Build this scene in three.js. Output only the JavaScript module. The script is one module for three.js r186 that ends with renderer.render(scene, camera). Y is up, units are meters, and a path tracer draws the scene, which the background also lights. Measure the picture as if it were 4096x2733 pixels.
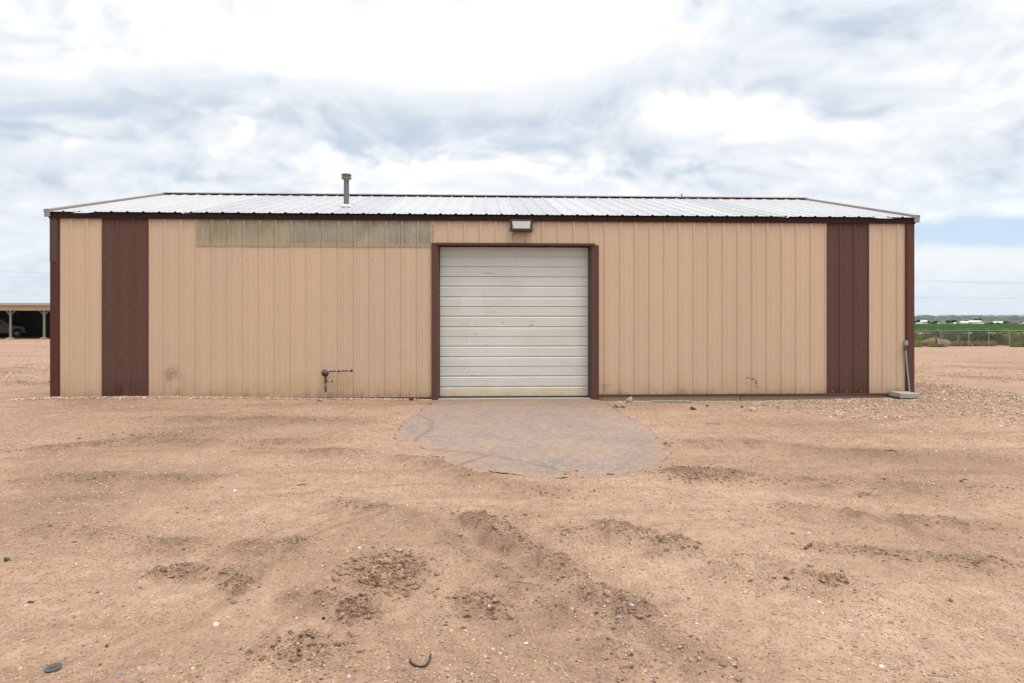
import * as THREE from 'three';
import { mergeGeometries, mergeVertices, toCreasedNormals } from 'three/addons/utils/BufferGeometryUtils.js';
import { RoundedBoxGeometry } from 'three/addons/geometries/RoundedBoxGeometry.js';

// ---------------------------------------------------------------- camera, light, exposure
const EYE = 1.53, F = 1523, CX = 1175, HOR = 740;      // pixel units of a 2350 px wide print
const scene = new THREE.Scene();
const camera = new THREE.PerspectiveCamera(54.46, 1024 / 683, 0.1, 9000);
camera.position.set(0, EYE, 0);
camera.lookAt(0, EYE, -10);
camera.setViewOffset(1024, 683, 0, 19, 1024, 683);
const renderer = new THREE.WebGLRenderer({ antialias: true });
renderer.setSize(1024, 683);
renderer.toneMapping = THREE.LinearToneMapping;
renderer.toneMappingExposure = 1.0;
renderer.shadowMap.enabled = true;
const SKY_GAIN = 1.0;
const sun = new THREE.DirectionalLight(0xfff1e0, 1.5);
sun.position.set(16, 62, 8);
sun.target.position.set(0, 0, -10);
sun.castShadow = true;
sun.shadow.radius = 26;
sun.shadow.mapSize.set(4096, 4096);
Object.assign(sun.shadow.camera, { left: -40, right: 40, top: 40, bottom: -40, near: 1, far: 200 });
scene.add(sun, sun.target);
scene.fog = new THREE.FogExp2(0xd9e6ee, 0.00005);

// ---------------------------------------------------------------- random numbers and noise
function rng(seed) { let a = seed >>> 0; return () => { a = (a + 0x6D2B79F5) | 0; let t = Math.imul(a ^ (a >>> 15), 1 | a); t = (t + Math.imul(t ^ (t >>> 7), 61 | t)) ^ t; return ((t ^ (t >>> 14)) >>> 0) / 4294967296; }; }
const PERM = new Uint8Array(1024); { const r = rng(7); const p = [...Array(256).keys()]; for (let i = 255; i > 0; i--) { const j = Math.floor(r() * (i + 1)); [p[i], p[j]] = [p[j], p[i]]; } for (let i = 0; i < 1024; i++) PERM[i] = p[i & 255]; }
const GV = new Float32Array(256 * 2); for (let i = 0; i < 256; i++) { const a = i / 256 * Math.PI * 2 * 13; GV[2 * i] = Math.cos(a); GV[2 * i + 1] = Math.sin(a); }
function n2(x, y, per = 256) {                          // gradient noise, about -0.7 .. 0.7, repeats every per
  const xi = Math.floor(x), yi = Math.floor(y), fx = x - xi, fy = y - yi;
  const u = fx * fx * fx * (fx * (fx * 6 - 15) + 10), v = fy * fy * fy * (fy * (fy * 6 - 15) + 10);
  const m = (k) => ((k % per) + per) % per & 255;
  const x0 = m(xi), x1 = m(xi + 1), y0 = m(yi), y1 = m(yi + 1);
  const g = (a, b, dx, dy) => { const h = PERM[PERM[a] + b]; return GV[2 * h] * dx + GV[2 * h + 1] * dy; };
  const p = g(x0, y0, fx, fy), q = g(x1, y0, fx - 1, fy), r = g(x0, y1, fx, fy - 1), s = g(x1, y1, fx - 1, fy - 1);
  return (p + u * (q - p)) + v * ((r + u * (s - r)) - (p + u * (q - p)));
}
function fbm(x, y, oct, per = 256, gain = 0.5) { let a = 1, s = 0, f = 1; for (let i = 0; i < oct; i++) { s += a * n2(x * f + i * 17, y * f + i * 31, per === 256 ? 256 : per * f); a *= gain; f *= 2; } return s; }
const clamp = (x, a = 0, b = 1) => Math.min(b, Math.max(a, x));
const sm = (a, b, x) => { const t = clamp((x - a) / (b - a)); return t * t * (3 - 2 * t); };
const mix = (a, b, t) => a + (b - a) * t;
const mix3 = (a, b, t) => [mix(a[0], b[0], t), mix(a[1], b[1], t), mix(a[2], b[2], t)];
const blob = (x, y, cx, cy, rx, ry) => Math.exp(-(((x - cx) / rx) ** 2 + ((y - cy) / ry) ** 2));

// ---------------------------------------------------------------- sky: air and broken cloud
{
  const W = 2048, H = 1024, data = new Float32Array(W * H * 4);
  // [azimuth-plane x, y (print units, measured from the horizon), radii, thickness of the cloud deck (dark) or thinness (light)]
  const lumps = [
    [120, 470, 420, 80, .62], [520, 520, 230, 90, .32], [330, 415, 260, 55, .3], [1010, 455, 300, 60, .58], [860, 500, 230, 70, .32], [1350, 490, 260, 70, .45], [1600, 560, 330, 60, .30], [1830, 640, 320, 60, .16],
    [1100, 400, 320, 40, .4], [720, 400, 160, 60, .4], [1450, 410, 300, 36, .35], [1950, 520, 240, 50, .25], [1620, 720, 50, 20, .35], [260, 330, 240, 36, .45], [30, 330, 130, 60, .35], [1750, 385, 200, 30, .25], [2200, 400, 260, 60, .12], [2050, 690, 180, 60, .05], [1880, 640, 260, 90, -.30], [1980, 560, 200, 60, -.12],
    [850, 660, 480, 100, -.7], [560, 440, 110, 36, -.85], [1240, 640, 260, 90, -.5], [150, 600, 260, 40, -.25], [1680, 500, 150, 40, -.75], [1530, 480, 80, 30, -.5], [1130, 365, 260, 26, -.6], [120, 385, 150, 40, -.35], [860, 370, 180, 26, -.3], [1860, 455, 150, 40, -.4], [400, 700, 300, 60, -.3], [2150, 560, 200, 60, -.2],
  ];
  for (let j = 0; j < H; j++) for (let i = 0; i < W; i++) {
    const th = ((i + .5) / W - .5) * 2 * Math.PI, el = ((j + .5) / H - .5) * Math.PI;
    const dx = Math.cos(el) * Math.cos(th), dy = Math.sin(el), dz = Math.cos(el) * Math.sin(th);
    const y = Math.max(dy, 0);
    // the cloud deck seen from below
    const hgt = 1.75 / (y + 0.30), px = dx * hgt, pz = dz * hgt;
    const wx = fbm(px * .9 + 5, pz * .9, 3), wz = fbm(px * .9 + 40, pz * .9 + 9, 3);
    const a = fbm(px * .55 + wx * .7 + 11, pz * .85 + wz * .7 + 3, 6, 256, .55);
    const b = fbm(px * 2.1 + wx * 1.2, pz * 2.6 + wz * 1.2 + 70, 5, 256, .58);
    const cc = fbm(px * 6.3 + wx * 2.2, pz * 8 + wz * 2.2 + 20, 4, 256, .6);
    let thick = .15 + a * .46 + b * .28 + cc * .30 + (Math.abs(b) - .18) * .30;
    if (dz < -.15) {
      const X = CX + F * dx / -dz + wx * 110 + b * 60, Y = F * dy / -dz + wz * 60 + b * 34 + cc * 20;
      let t = 0; for (const l of lumps) t += l[4] * blob(X, Y, l[0], l[1], l[2], l[3]);
      thick += t * sm(-.15, -.45, dz) * .78;
    }
    thick -= sm(.25, .7, y) * .15;
    const dark = sm(.10, .95, thick), bright = sm(.22, -.25, thick);
    let c = mix3([.885, .92, .965], [.545, .645, .77], dark);
    c = mix3(c, [1.12, 1.125, 1.14], bright * (.6 + .4 * sm(.02, .3, y)));
    // thin gaps of blue low in the sky
    if (dz < 0) {
      const X = CX + F * dx / -dz, Y = F * dy / -dz, q = n2(X * .012 + 4, Y * .03) * .5;
      const gap = sm(.35, .8, blob(X, Y + wz * 30, 2290, 205, 330, 44) * 1.1 + q * .35) * .85 + blob(X, Y, 2330, 300, 260, 50) * .25;
      c = mix3(c, [.54, .74, .95], clamp(gap));
      const bank = blob(X, Y + 16 * n2(X * .018, 3) + 9 * n2(X * .05, 8), 2310, 142, 330, 26) * sm(188, 166, Y + 26 * n2(X * .011, 5) + 10 * n2(X * .04, 2));
      c = mix3(c, [1.02, 1.02, 1.02], clamp(bank * 1.15));
    }
    // pale air near the horizon
    const hz = Math.exp(-Math.pow(y / .085, 1.4));
    c = mix3(c, [.715, .805, .90], hz * .80);
    // an overcast dome grows brighter towards its top, and towards the side of the veiled sun
    const s = Math.max(0, (dx * .24 + dy * .955 + dz * .12));
    const up = 1 + 1.25 * sm(.38, 1, y) + .8 * s * s * s * sm(.2, .6, y) ;
    const k = 4 * (j * W + i);
    for (let q = 0; q < 3; q++) data[k + q] = (dy < 0 ? [.34, .26, .2][q] : c[q] * up) * SKY_GAIN;
    data[k + 3] = 1;
  }
  const sky = new THREE.DataTexture(data, W, H, THREE.RGBAFormat, THREE.FloatType);
  sky.mapping = THREE.EquirectangularReflectionMapping;
  sky.magFilter = sky.minFilter = THREE.LinearFilter;
  sky.wrapS = THREE.RepeatWrapping;
  sky.needsUpdate = true;
  scene.background = sky;
  scene.environment = sky;
}

// ---------------------------------------------------------------- helpers
const used = {};
function numbered(name) { const n = used[name] = (used[name] ?? -1) + 1; return n ? `${name}_${String(n).padStart(3, '0')}` : name; }
function shadows(m) { m.castShadow = m.receiveShadow = true; return m; }
function tag(o, label, category, group) { o.userData.label = label; if (category) o.userData.category = category; if (group) o.userData.group = group; return o; }
function thing(name, label, category, pos = [0, 0, 0], turn = 0, group) {
  const o = new THREE.Group(); o.name = numbered(name); o.position.set(...pos); o.rotation.y = turn; scene.add(o);
  return tag(o, label, category, group);
}
function part(name, geo, mat, parent, label) {
  const m = shadows(new THREE.Mesh(Array.isArray(geo) ? merged(geo) : geo, mat)); m.name = name; parent.add(m);
  if (label) m.userData.label = label;
  return m;
}
function solo(name, label, category, geo, mat, pos = [0, 0, 0], turn = 0, group) {
  const m = shadows(new THREE.Mesh(Array.isArray(geo) ? merged(geo) : geo, mat)); m.name = numbered(name); m.position.set(...pos); m.rotation.y = turn; scene.add(m);
  return tag(m, label, category, group);
}
function merged(gs) {
  const hasColor = gs.every(g => g.attributes.color);
  return mergeGeometries(gs.map(g => { const q = g.index ? g.toNonIndexed() : g; for (const k of Object.keys(q.attributes)) if (!['position', 'normal', 'uv', ...(hasColor ? ['color'] : [])].includes(k)) q.deleteAttribute(k); if (!q.attributes.uv) q.setAttribute('uv', new THREE.BufferAttribute(new Float32Array(q.attributes.position.count * 2), 2)); return q; }));
}
function box(w, h, d, x, y, z, r = 0) { const g = r ? new RoundedBoxGeometry(w, h, d, 1, r) : new THREE.BoxGeometry(w, h, d); return g.translate(x, y, z); }
function cyl(a, b, r, seg = 10, r2 = r) {
  const A = new THREE.Vector3(...a), B = new THREE.Vector3(...b), d = B.clone().sub(A);
  const g = new THREE.CylinderGeometry(r2, r, d.length(), seg);
  g.applyQuaternion(new THREE.Quaternion().setFromUnitVectors(new THREE.Vector3(0, 1, 0), d.normalize()));
  return g.translate((A.x + B.x) / 2, (A.y + B.y) / 2, (A.z + B.z) / 2);
}
function raw(pos, idx, uv, col) {
  const g = new THREE.BufferGeometry();
  g.setAttribute('position', new THREE.BufferAttribute(pos instanceof Float32Array ? pos : new Float32Array(pos), 3));
  if (uv) g.setAttribute('uv', new THREE.BufferAttribute(uv instanceof Float32Array ? uv : new Float32Array(uv), 2));
  if (col) g.setAttribute('color', new THREE.BufferAttribute(col instanceof Float32Array ? col : new Float32Array(col), 3));
  if (idx) g.setIndex(idx.length > 65535 || true ? new THREE.BufferAttribute(idx instanceof Uint32Array ? idx : new Uint32Array(idx), 1) : idx);
  g.computeVertexNormals(); return g;
}
const toByte = v => Math.round(255 * clamp(v < .0031308 ? v * 12.92 : 1.055 * Math.pow(v, 1 / 2.4) - .055));
function tex(w, h, fn, { srgb = true, repeat = true } = {}) {
  const d = new Uint8Array(w * h * 4);
  for (let j = 0; j < h; j++) for (let i = 0; i < w; i++) {
    const c = fn((i + .5) / w, (j + .5) / h), k = 4 * (j * w + i);
    for (let q = 0; q < 3; q++) { const v = Array.isArray(c) ? c[q] : c; d[k + q] = srgb ? toByte(v) : Math.round(255 * clamp(v)); }
    d[k + 3] = 255;
  }
  const t = new THREE.DataTexture(d, w, h, THREE.RGBAFormat); if (srgb) t.colorSpace = THREE.SRGBColorSpace;
  t.magFilter = THREE.LinearFilter; t.minFilter = THREE.LinearMipmapLinearFilter; t.generateMipmaps = true;
  t.wrapS = t.wrapT = repeat ? THREE.RepeatWrapping : THREE.ClampToEdgeWrapping; t.needsUpdate = true; return t;
}
function soft(o, spec) { const m = new THREE.MeshPhysicalMaterial({ ...o, specularIntensity: spec }); return m; }
function mat(r, g, b, roughness = .8, o = {}) { const m = new THREE.MeshStandardMaterial({ roughness, ...o }); m.color.setRGB(r, g, b); return m; }

// ---------------------------------------------------------------- the lie of the land
const gp = (X, Y) => { const d = EYE * F / (Y - HOR); return [(X - CX) / F * d, -d]; };       // print point to a spot on level ground
const B = { x: -9.0075, z: -12.982, t: 0.0422 }; const bc = Math.cos(B.t), bs = Math.sin(B.t);
const toLocal = (x, z) => { const a = x - B.x, b = z - B.z; return [a * bc - b * bs, a * bs + b * bc]; };   // along the front wall, out from it
const toWorld = (u, w) => [B.x + u * bc + w * bs, B.z - u * bs + w * bc];
const wallU = (X) => { const k = (X - CX) / F; const t = (-B.x * bs - B.z * bc) / (-(k * bs - bc)) ; return toLocal(k * t, -t)[0]; };
const wallD = (X) => { const k = (X - CX) / F; return (-B.x * bs - B.z * bc) / (-(k * bs - bc)); };
const wallY = (X, Y) => EYE - (Y - HOR) / F * wallD(X);
const curve = (pts, x) => { if (x <= pts[0][0]) return pts[0][1]; for (let i = 1; i < pts.length; i++) if (x <= pts[i][0]) { const t = (x - pts[i - 1][0]) / (pts[i][0] - pts[i - 1][0]); return mix(pts[i - 1][1], pts[i][1], t); } return pts[pts.length - 1][1]; };
const FALL = [[0, 0], [15, 0], [24, -.10], [78, -1.30], [100, -1.4], [200, -1.3], [720, -.3], [1000, .2], [1600, 3], [2600, 17], [3600, 29], [8000, 34]];
const FLAT = [[0, 0], [80, 0], [200, -.4], [720, -.3], [1000, .2], [1600, 3], [2600, 17], [3600, 29], [8000, 34]];
const APRON = [[430, 92], [330, 165], [230, 240], [150, 320], [130, 375], [270, 385], [330, 430], [300, 458], [430, 492], [490, 490], [500, 540], [590, 582], [700, 588], [695, 628], [760, 630], [850, 603], [950, 610], [1100, 635], [1200, 641], [1380, 661], [1420, 640], [1400, 582], [1440, 590], [1462, 650], [1600, 646], [1750, 622], [1880, 610], [2000, 565], [2110, 510], [2160, 462], [2105, 448], [2040, 350], [1950, 280], [1850, 225], [1700, 135], [1620, 92]]
  .map(([a, b]) => gp((1500 + a * .5532) / 1.743, (1550 + b * .5532) / 1.743));
function inPoly(x, z, P) { let c = false; for (let i = 0, j = P.length - 1; i < P.length; j = i++) if ((P[i][1] > z) !== (P[j][1] > z) && x < (P[j][0] - P[i][0]) * (z - P[i][1]) / (P[j][1] - P[i][1]) + P[i][0]) c = !c; return c; }
function segDist(x, z, P) { let m = 1e9, at = 0; for (let i = 1; i < P.length; i++) { const ax = P[i - 1][0], az = P[i - 1][1], bx = P[i][0] - ax, bz = P[i][1] - az; const t = clamp(((x - ax) * bx + (z - az) * bz) / (bx * bx + bz * bz)); const d = Math.hypot(x - ax - t * bx, z - az - t * bz); if (d < m) { m = d; at = (i - 1 + t) / (P.length - 1); } } return [m, at]; }
// churned places: print x, y, half widths, roughness of the soil, dampness
const CHURN = [
  [880, 1315, 95, 48, 1, .75], [1110, 1378, 85, 42, .7, .4], [1445, 1420, 60, 24, .6, .45], [700, 1500, 110, 36, .8, .5], [545, 1352, 40, 22, .5, .4], [1850, 1332, 105, 42, .35, .35], [1895, 1328, 40, 20, .7, .9], [1890, 1362, 55, 16, .05, .5],
  [1590, 1085, 70, 20, .6, .5], [1520, 1018, 40, 10, .3, .5], [360, 1000, 130, 20, .35, .4], [395, 1312, 46, 14, .6, .4], [685, 1247, 40, 10, .7, .5], [1670, 1090, 60, 14, .5, .35], [1990, 1133, 40, 6, .5, .4], [1530, 1245, 60, 20, .45, .4],
  [800, 1400, 45, 16, .5, .3], [1430, 1530, 90, 36, .4, .4], [1290, 1215, 50, 16, .35, .3], [1180, 1180, 60, 20, .25, .3], [1950, 1100, 110, 14, .25, .35], [680, 1470, 60, 22, .6, .35], [440, 1170, 60, 14, .3, .2], [1700, 1270, 40, 14, .3, .3],
  [160, 1160, 220, 80, .12, .45], [120, 1250, 180, 40, .1, .35], [330, 1240, 170, 28, .15, .3], [330, 1000, 260, 26, .1, .25], [2180, 1225, 230, 22, .1, .3], [1250, 1330, 110, 60, .12, .28], [940, 1210, 160, 26, .1, .18], [60, 985, 110, 24, .1, .25], [1300, 1130, 150, 18, .1, .15], [580, 1290, 90, 40, .2, .3], [2000, 1290, 200, 30, .1, .2], [1200, 1490, 160, 40, .14, .22],
].map(([X, Y, a, b, r, w]) => { const c = gp(X, Y), e = gp(X + a, Y), f = gp(X, Y + b), g = gp(X, Y - b); return { x: c[0], z: c[1], rx: e[0] - c[0], rz: (f[1] - g[1]) / 2, r, w }; });
// ruts and small ridges left by wheels: print polylines, width in m, height in m
const RUTS = [
  [[[1040, 1175], [1130, 1200], [1250, 1290], [1400, 1400], [1600, 1500], [1720, 1590]], .10, .022], [[[1330, 1200], [1420, 1215], [1480, 1230], [1560, 1255], [1700, 1325], [1800, 1350]], .12, .028], [[[1090, 1190], [1200, 1260], [1330, 1330], [1440, 1400], [1500, 1432]], .09, .03],
  [[[960, 1180], [1060, 1250], [1180, 1330], [1330, 1430], [1500, 1560]], .10, .018], [[[640, 1360], [790, 1395], [850, 1420]], .06, .024], [[[330, 1322], [420, 1306], [520, 1320], [570, 1360]], .06, .022], [[[0, 1120], [120, 1100], [300, 1095], [520, 1110]], .2, .014],
  [[[1540, 1020], [1700, 1015], [1950, 1040], [2350, 1050]], .25, .012], [[[1480, 1090], [1640, 1085], [1760, 1105], [2000, 1118], [2350, 1120]], .16, .02], [[[0, 1040], [300, 1010], [520, 1020], [800, 1010]], .2, .014], [[[500, 1030], [760, 1035], [980, 1060], [1180, 1120], [1350, 1140]], .16, .016],
  [[[1750, 1160], [2000, 1190], [2350, 1215]], .14, .016], [[[0, 1210], [200, 1220], [420, 1250], [620, 1255], [760, 1240]], .13, .016], [[[1850, 1250], [2060, 1275], [2350, 1300]], .1, .014], [[[300, 960], [600, 962], [900, 972]], .3, .01], [[[760, 1150], [900, 1170], [1010, 1200]], .1, .014],
  [[[-300, 849], [0, 846], [100, 843]], .5, .05], [[[-300, 868], [60, 855]], .4, .04], [[[2110, 833], [2350, 836], [2600, 838]], .6, .05], [[[2120, 818], [2350, 822]], .5, .03], [[[2130, 858], [2350, 866]], .35, .03],
].map(([p, w, h], i) => ({ P: p.map(q => gp(...q)), w: w * (i < 16 ? 1.25 : 1), h: h * (i < 16 ? 2.2 : 1) })).map(r => ({ ...r, x0: Math.min(...r.P.map(q => q[0])) - 4 * r.w, x1: Math.max(...r.P.map(q => q[0])) + 4 * r.w, z0: Math.min(...r.P.map(q => q[1])) - 4 * r.w, z1: Math.max(...r.P.map(q => q[1])) + 4 * r.w }));
function churnAt(x, z) { let r = 0, w = 0; const wx = .55 * n2(x * 2.6, z * 2.6) + .35 * n2(x * 7, z * 7), wz = .55 * n2(x * 2.6 + 30, z * 2.6) + .35 * n2(x * 7 + 9, z * 7); for (const c of CHURN) { const a = (x - c.x) / c.rx + wx, b = (z - c.z) / c.rz + wz, q = a * a + b * b; if (q < 6) { const e = Math.exp(-q * 1.1); r = Math.max(r, e * c.r); w = Math.max(w, e * c.w); } } return [r, w]; }
const GRAVEL = [[2960, 1608], [3120, 1635], [3330, 1672], [3700, 1690], [4200, 1720], [4500, 1700], [4500, 1612], [4096, 1582], [3900, 1552], [3740, 1532], [3655, 1520]].map(([a, b]) => gp(a / 1.743, b / 1.743));
function lumps(x, z, cell, seed) {                          // rounded lumps of many sizes, some cells left empty
  x += .35 * cell * n2(x / cell, z / cell + seed * 9); z += .35 * cell * n2(x / cell + 40, z / cell);
  const ci = Math.floor(x / cell), cj = Math.floor(z / cell); let m = 0;
  for (let i = -1; i <= 1; i++) for (let j = -1; j <= 1; j++) {
    const a = PERM[PERM[(ci + i + 512 + seed * 77) & 255] + ((cj + j + 512) & 255)], b = PERM[a + 90], c = PERM[b + 31]; if (c < 70) continue;
    const r = cell * (.25 + .45 * (c / 255) * (b / 255)), dx = x - (ci + i + a / 255) * cell, dz = z - (cj + j + b / 255) * cell, q = (dx * dx + dz * dz) / (r * r);
    if (q < 1) m = Math.max(m, Math.sqrt(1 - q) * r * .8);
  }
  return m;
}
function ground(x, z, fine = true) {
  const d = -z; if (d < 0) return [0, 0, 0];
  const f = sm(-30, 20, x); let h = mix(curve(FLAT, d), curve(FALL, d), f);
  if (d > 130) return [h + (d > 1200 ? 6 * n2(x * .0013, 4) * sm(1200, 2300, d) : 0), 0, 0];
  let rough = 0, wet = 0;
  h += .05 * fbm(x * .12 + 3, z * .12, 2) * sm(13, 25, d);
  if (d < 30) h += .020 * n2(x * .55, z * .55 + 8);
  const [u, w] = toLocal(x, z);
  const nearWall = sm(.75, .05, Math.abs(w - .05)) * (u > -1 && u < 18.5 ? 1 : 0);
  h += nearWall * (curve([[-1, .02], [0, .075], [2.5, .078], [5, .02], [7, 0], [9.5, -.055], [14, -.075], [15.6, -.05], [16.6, -.03], [17.5, .02], [18.4, 0]], u));
  h += .10 * blob(u, w, 18.6, -1.8, 1.0, 2.6);
  if (d < 27 && fine) {
    [rough, wet] = churnAt(x, z);
    let ridge = 0;
    for (const r of RUTS) if (x > r.x0 && x < r.x1 && z > r.z0 && z < r.z1) {
      const [m, at] = segDist(x + .06 * n2(x * 3, z * 3), z + .06 * n2(x * 3 + 9, z * 3), r.P), q = m / r.w, fade = sm(0, .12, at) * sm(1, .88, at) * clamp(.72 + 1.1 * n2(at * 9 + r.w * 50, r.h * 200));
      if (q < 3) { ridge += fade * r.h * (Math.exp(-q * q) - .6 * Math.exp(-2 * (q - 1.6) * (q - 1.6))); rough = Math.max(rough, .55 * fade * Math.exp(-q * q)); wet = Math.max(wet, .75 * fade * Math.exp(-q * q * .5)); }
    }
    h += ridge;
    if (d < 14) {
      const near = sm(14, 9, d);
      h += near * (.006 * fbm(x * 2.2, z * 2.2 + 4, 3) + (.0030 + .008 * rough) * fbm(x * 9, z * 9, 3));
      if (rough > .05) { const k = fbm(x * 5.5 + 2, z * 5.5, 4, 256, .62), l = n2(x * 13, z * 13); const pk = clamp(.5 + 1.6 * n2(x * 1.7 + 5, z * 1.7)); h += rough * (.045 * Math.abs(k) + .018 * Math.max(0, l) - .012 + pk * (lumps(x, z, .115, 1) + lumps(x, z, .052, 2))); }
    }
    if (x > -3.2 && x < 4.3 && d > 6.5 && inPoly(x, z, APRON)) { h = Math.min(h, -.006) - .012; rough *= .3; wet = 0; }
  }
  return [h, rough, wet];
}

// ---------------------------------------------------------------- ground sheet
const grain = tex(1024, 1024, (u, v) => {
  const a = fbm(u * 16, v * 16, 4, 16, .62), b = n2(u * 200, v * 200, 200), c = n2(u * 90 + 7, v * 90, 90);
  let k = .87 + .18 * a + .20 * b; if (c > .36) k += .24; if (c < -.36) k -= .30;
  return [k * .95, k * .945, k * (.94 - .03 * a)];
});
const grainBump = tex(1024, 1024, (u, v) => .5 + .3 * fbm(u * 20, v * 20, 3, 20, .6) + .28 * n2(u * 150, v * 150, 150) + .18 * n2(u * 60 + 3, v * 60, 60), { srgb: false });
const DIRT = [.347, .228, .157], DAMP = [.198, .127, .084], PALE = [.422, .286, .203];
function dirtColor(x, z, rough, wet) {
  const a = fbm(x * .35 + 4, z * .5, 4), b = fbm(x * 2.3, z * 3.1 + 6, 3, 256, .6), e = n2(x * 21, z * 21);
  let c = mix3(DIRT, PALE, clamp(.35 + .75 * a + .25 * b));
  const dg = sm(6.5, 4.2, -z) * sm(-2.2, -.6, x) * sm(3.4, 1.6, x), al = mix(x, x * .48 + z * .87, dg), ac = mix(z + .15 * x, x * .87 - z * .48, dg), wv = .35 * n2(x * .7, z * .7 + 5);
  const st = n2(al * .3 + 7, ac * 1.5 + wv + 3) * .8 + n2(al * .55, ac * 4.2 + wv * 3) * .75 + .25 * n2(al * 2, ac * 13 + wv * 6); c = mix3(c, DAMP, clamp(wet * (.9 + .9 * b + 1.1 * e) + clamp(-a * .5 - .05) + .72 * clamp(-st - .10) * (1 + 1.4 * b + 1.6 * e)));
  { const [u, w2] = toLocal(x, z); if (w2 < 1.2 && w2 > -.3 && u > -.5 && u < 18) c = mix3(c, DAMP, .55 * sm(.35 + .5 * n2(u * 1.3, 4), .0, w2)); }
  const k = 1 + .13 * e + .10 * b + .08 * n2(x * 43, z * 43) - .12 * rough * Math.max(0, n2(x * 11, z * 11));
  return [c[0] * k, c[1] * k, c[2] * k];
}
{
  const xs = [], zs = [];
  for (let x = 0; x < 10.6; x += x < 3.2 ? .017 : x < 4.5 ? .024 : .034) xs.push(x);
  for (let x = 10.7, s = .06; x < 6000; s = Math.min(s * 1.16, 600), x += s) xs.push(x);
  const X = [...xs.slice(1).reverse().map(v => -v), ...xs];
  for (let z = 2500; z > 3; z *= .6) zs.push(z);
  zs.push(1.5, .2, -.9, -1.7);
  let d = 2.2; while (d < 14.5) { zs.push(-d); d += Math.max(.0135, .0038 * d); }
  while (d < 8000) { zs.push(-d); d *= d < 60 ? 1.016 : d < 250 ? 1.03 : 1.08; }
  zs.push(-8000);
  const nx = X.length, nz = zs.length, pos = new Float32Array(nx * nz * 3), uv = new Float32Array(nx * nz * 2), col = new Float32Array(nx * nz * 3);
  const GW = [.30, .24, .12], GF = [.10, .13, .065];
  for (let j = 0; j < nz; j++) for (let i = 0; i < nx; i++) {
    const k = j * nx + i, x = X[i], z = zs[j], D = -z;
    const [h, r, w] = ground(x, z);
    pos.set([x, h, z], 3 * k); uv.set([x / 1.7, z / 1.7], 2 * k);
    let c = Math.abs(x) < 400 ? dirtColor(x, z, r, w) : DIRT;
    if (D > 70) { c = mix3(c, mix3(GW, [.36, .27, .16], clamp(.5 + n2(x * .2, z * .2))), sm(80, 88, D)); c = mix3(c, GF, sm(300, 900, D)); }
    col.set(c, 3 * k);
  }
  const idx = new Uint32Array((nx - 1) * (nz - 1) * 6); let q = 0;
  for (let j = 0; j < nz - 1; j++) for (let i = 0; i < nx - 1; i++) { const a = j * nx + i, b = a + 1, c = a + nx, e = c + 1; idx.set([a, b, c, b, e, c], q); q += 6; }
  const m = soft({ roughness: .96, vertexColors: true, map: grain, bumpMap: grainBump, bumpScale: .010 }, .15);
  const g = shadows(new THREE.Mesh(raw(pos, idx, uv, col), m)); g.name = 'ground'; g.userData.kind = 'structure'; scene.add(g);
}
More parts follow.
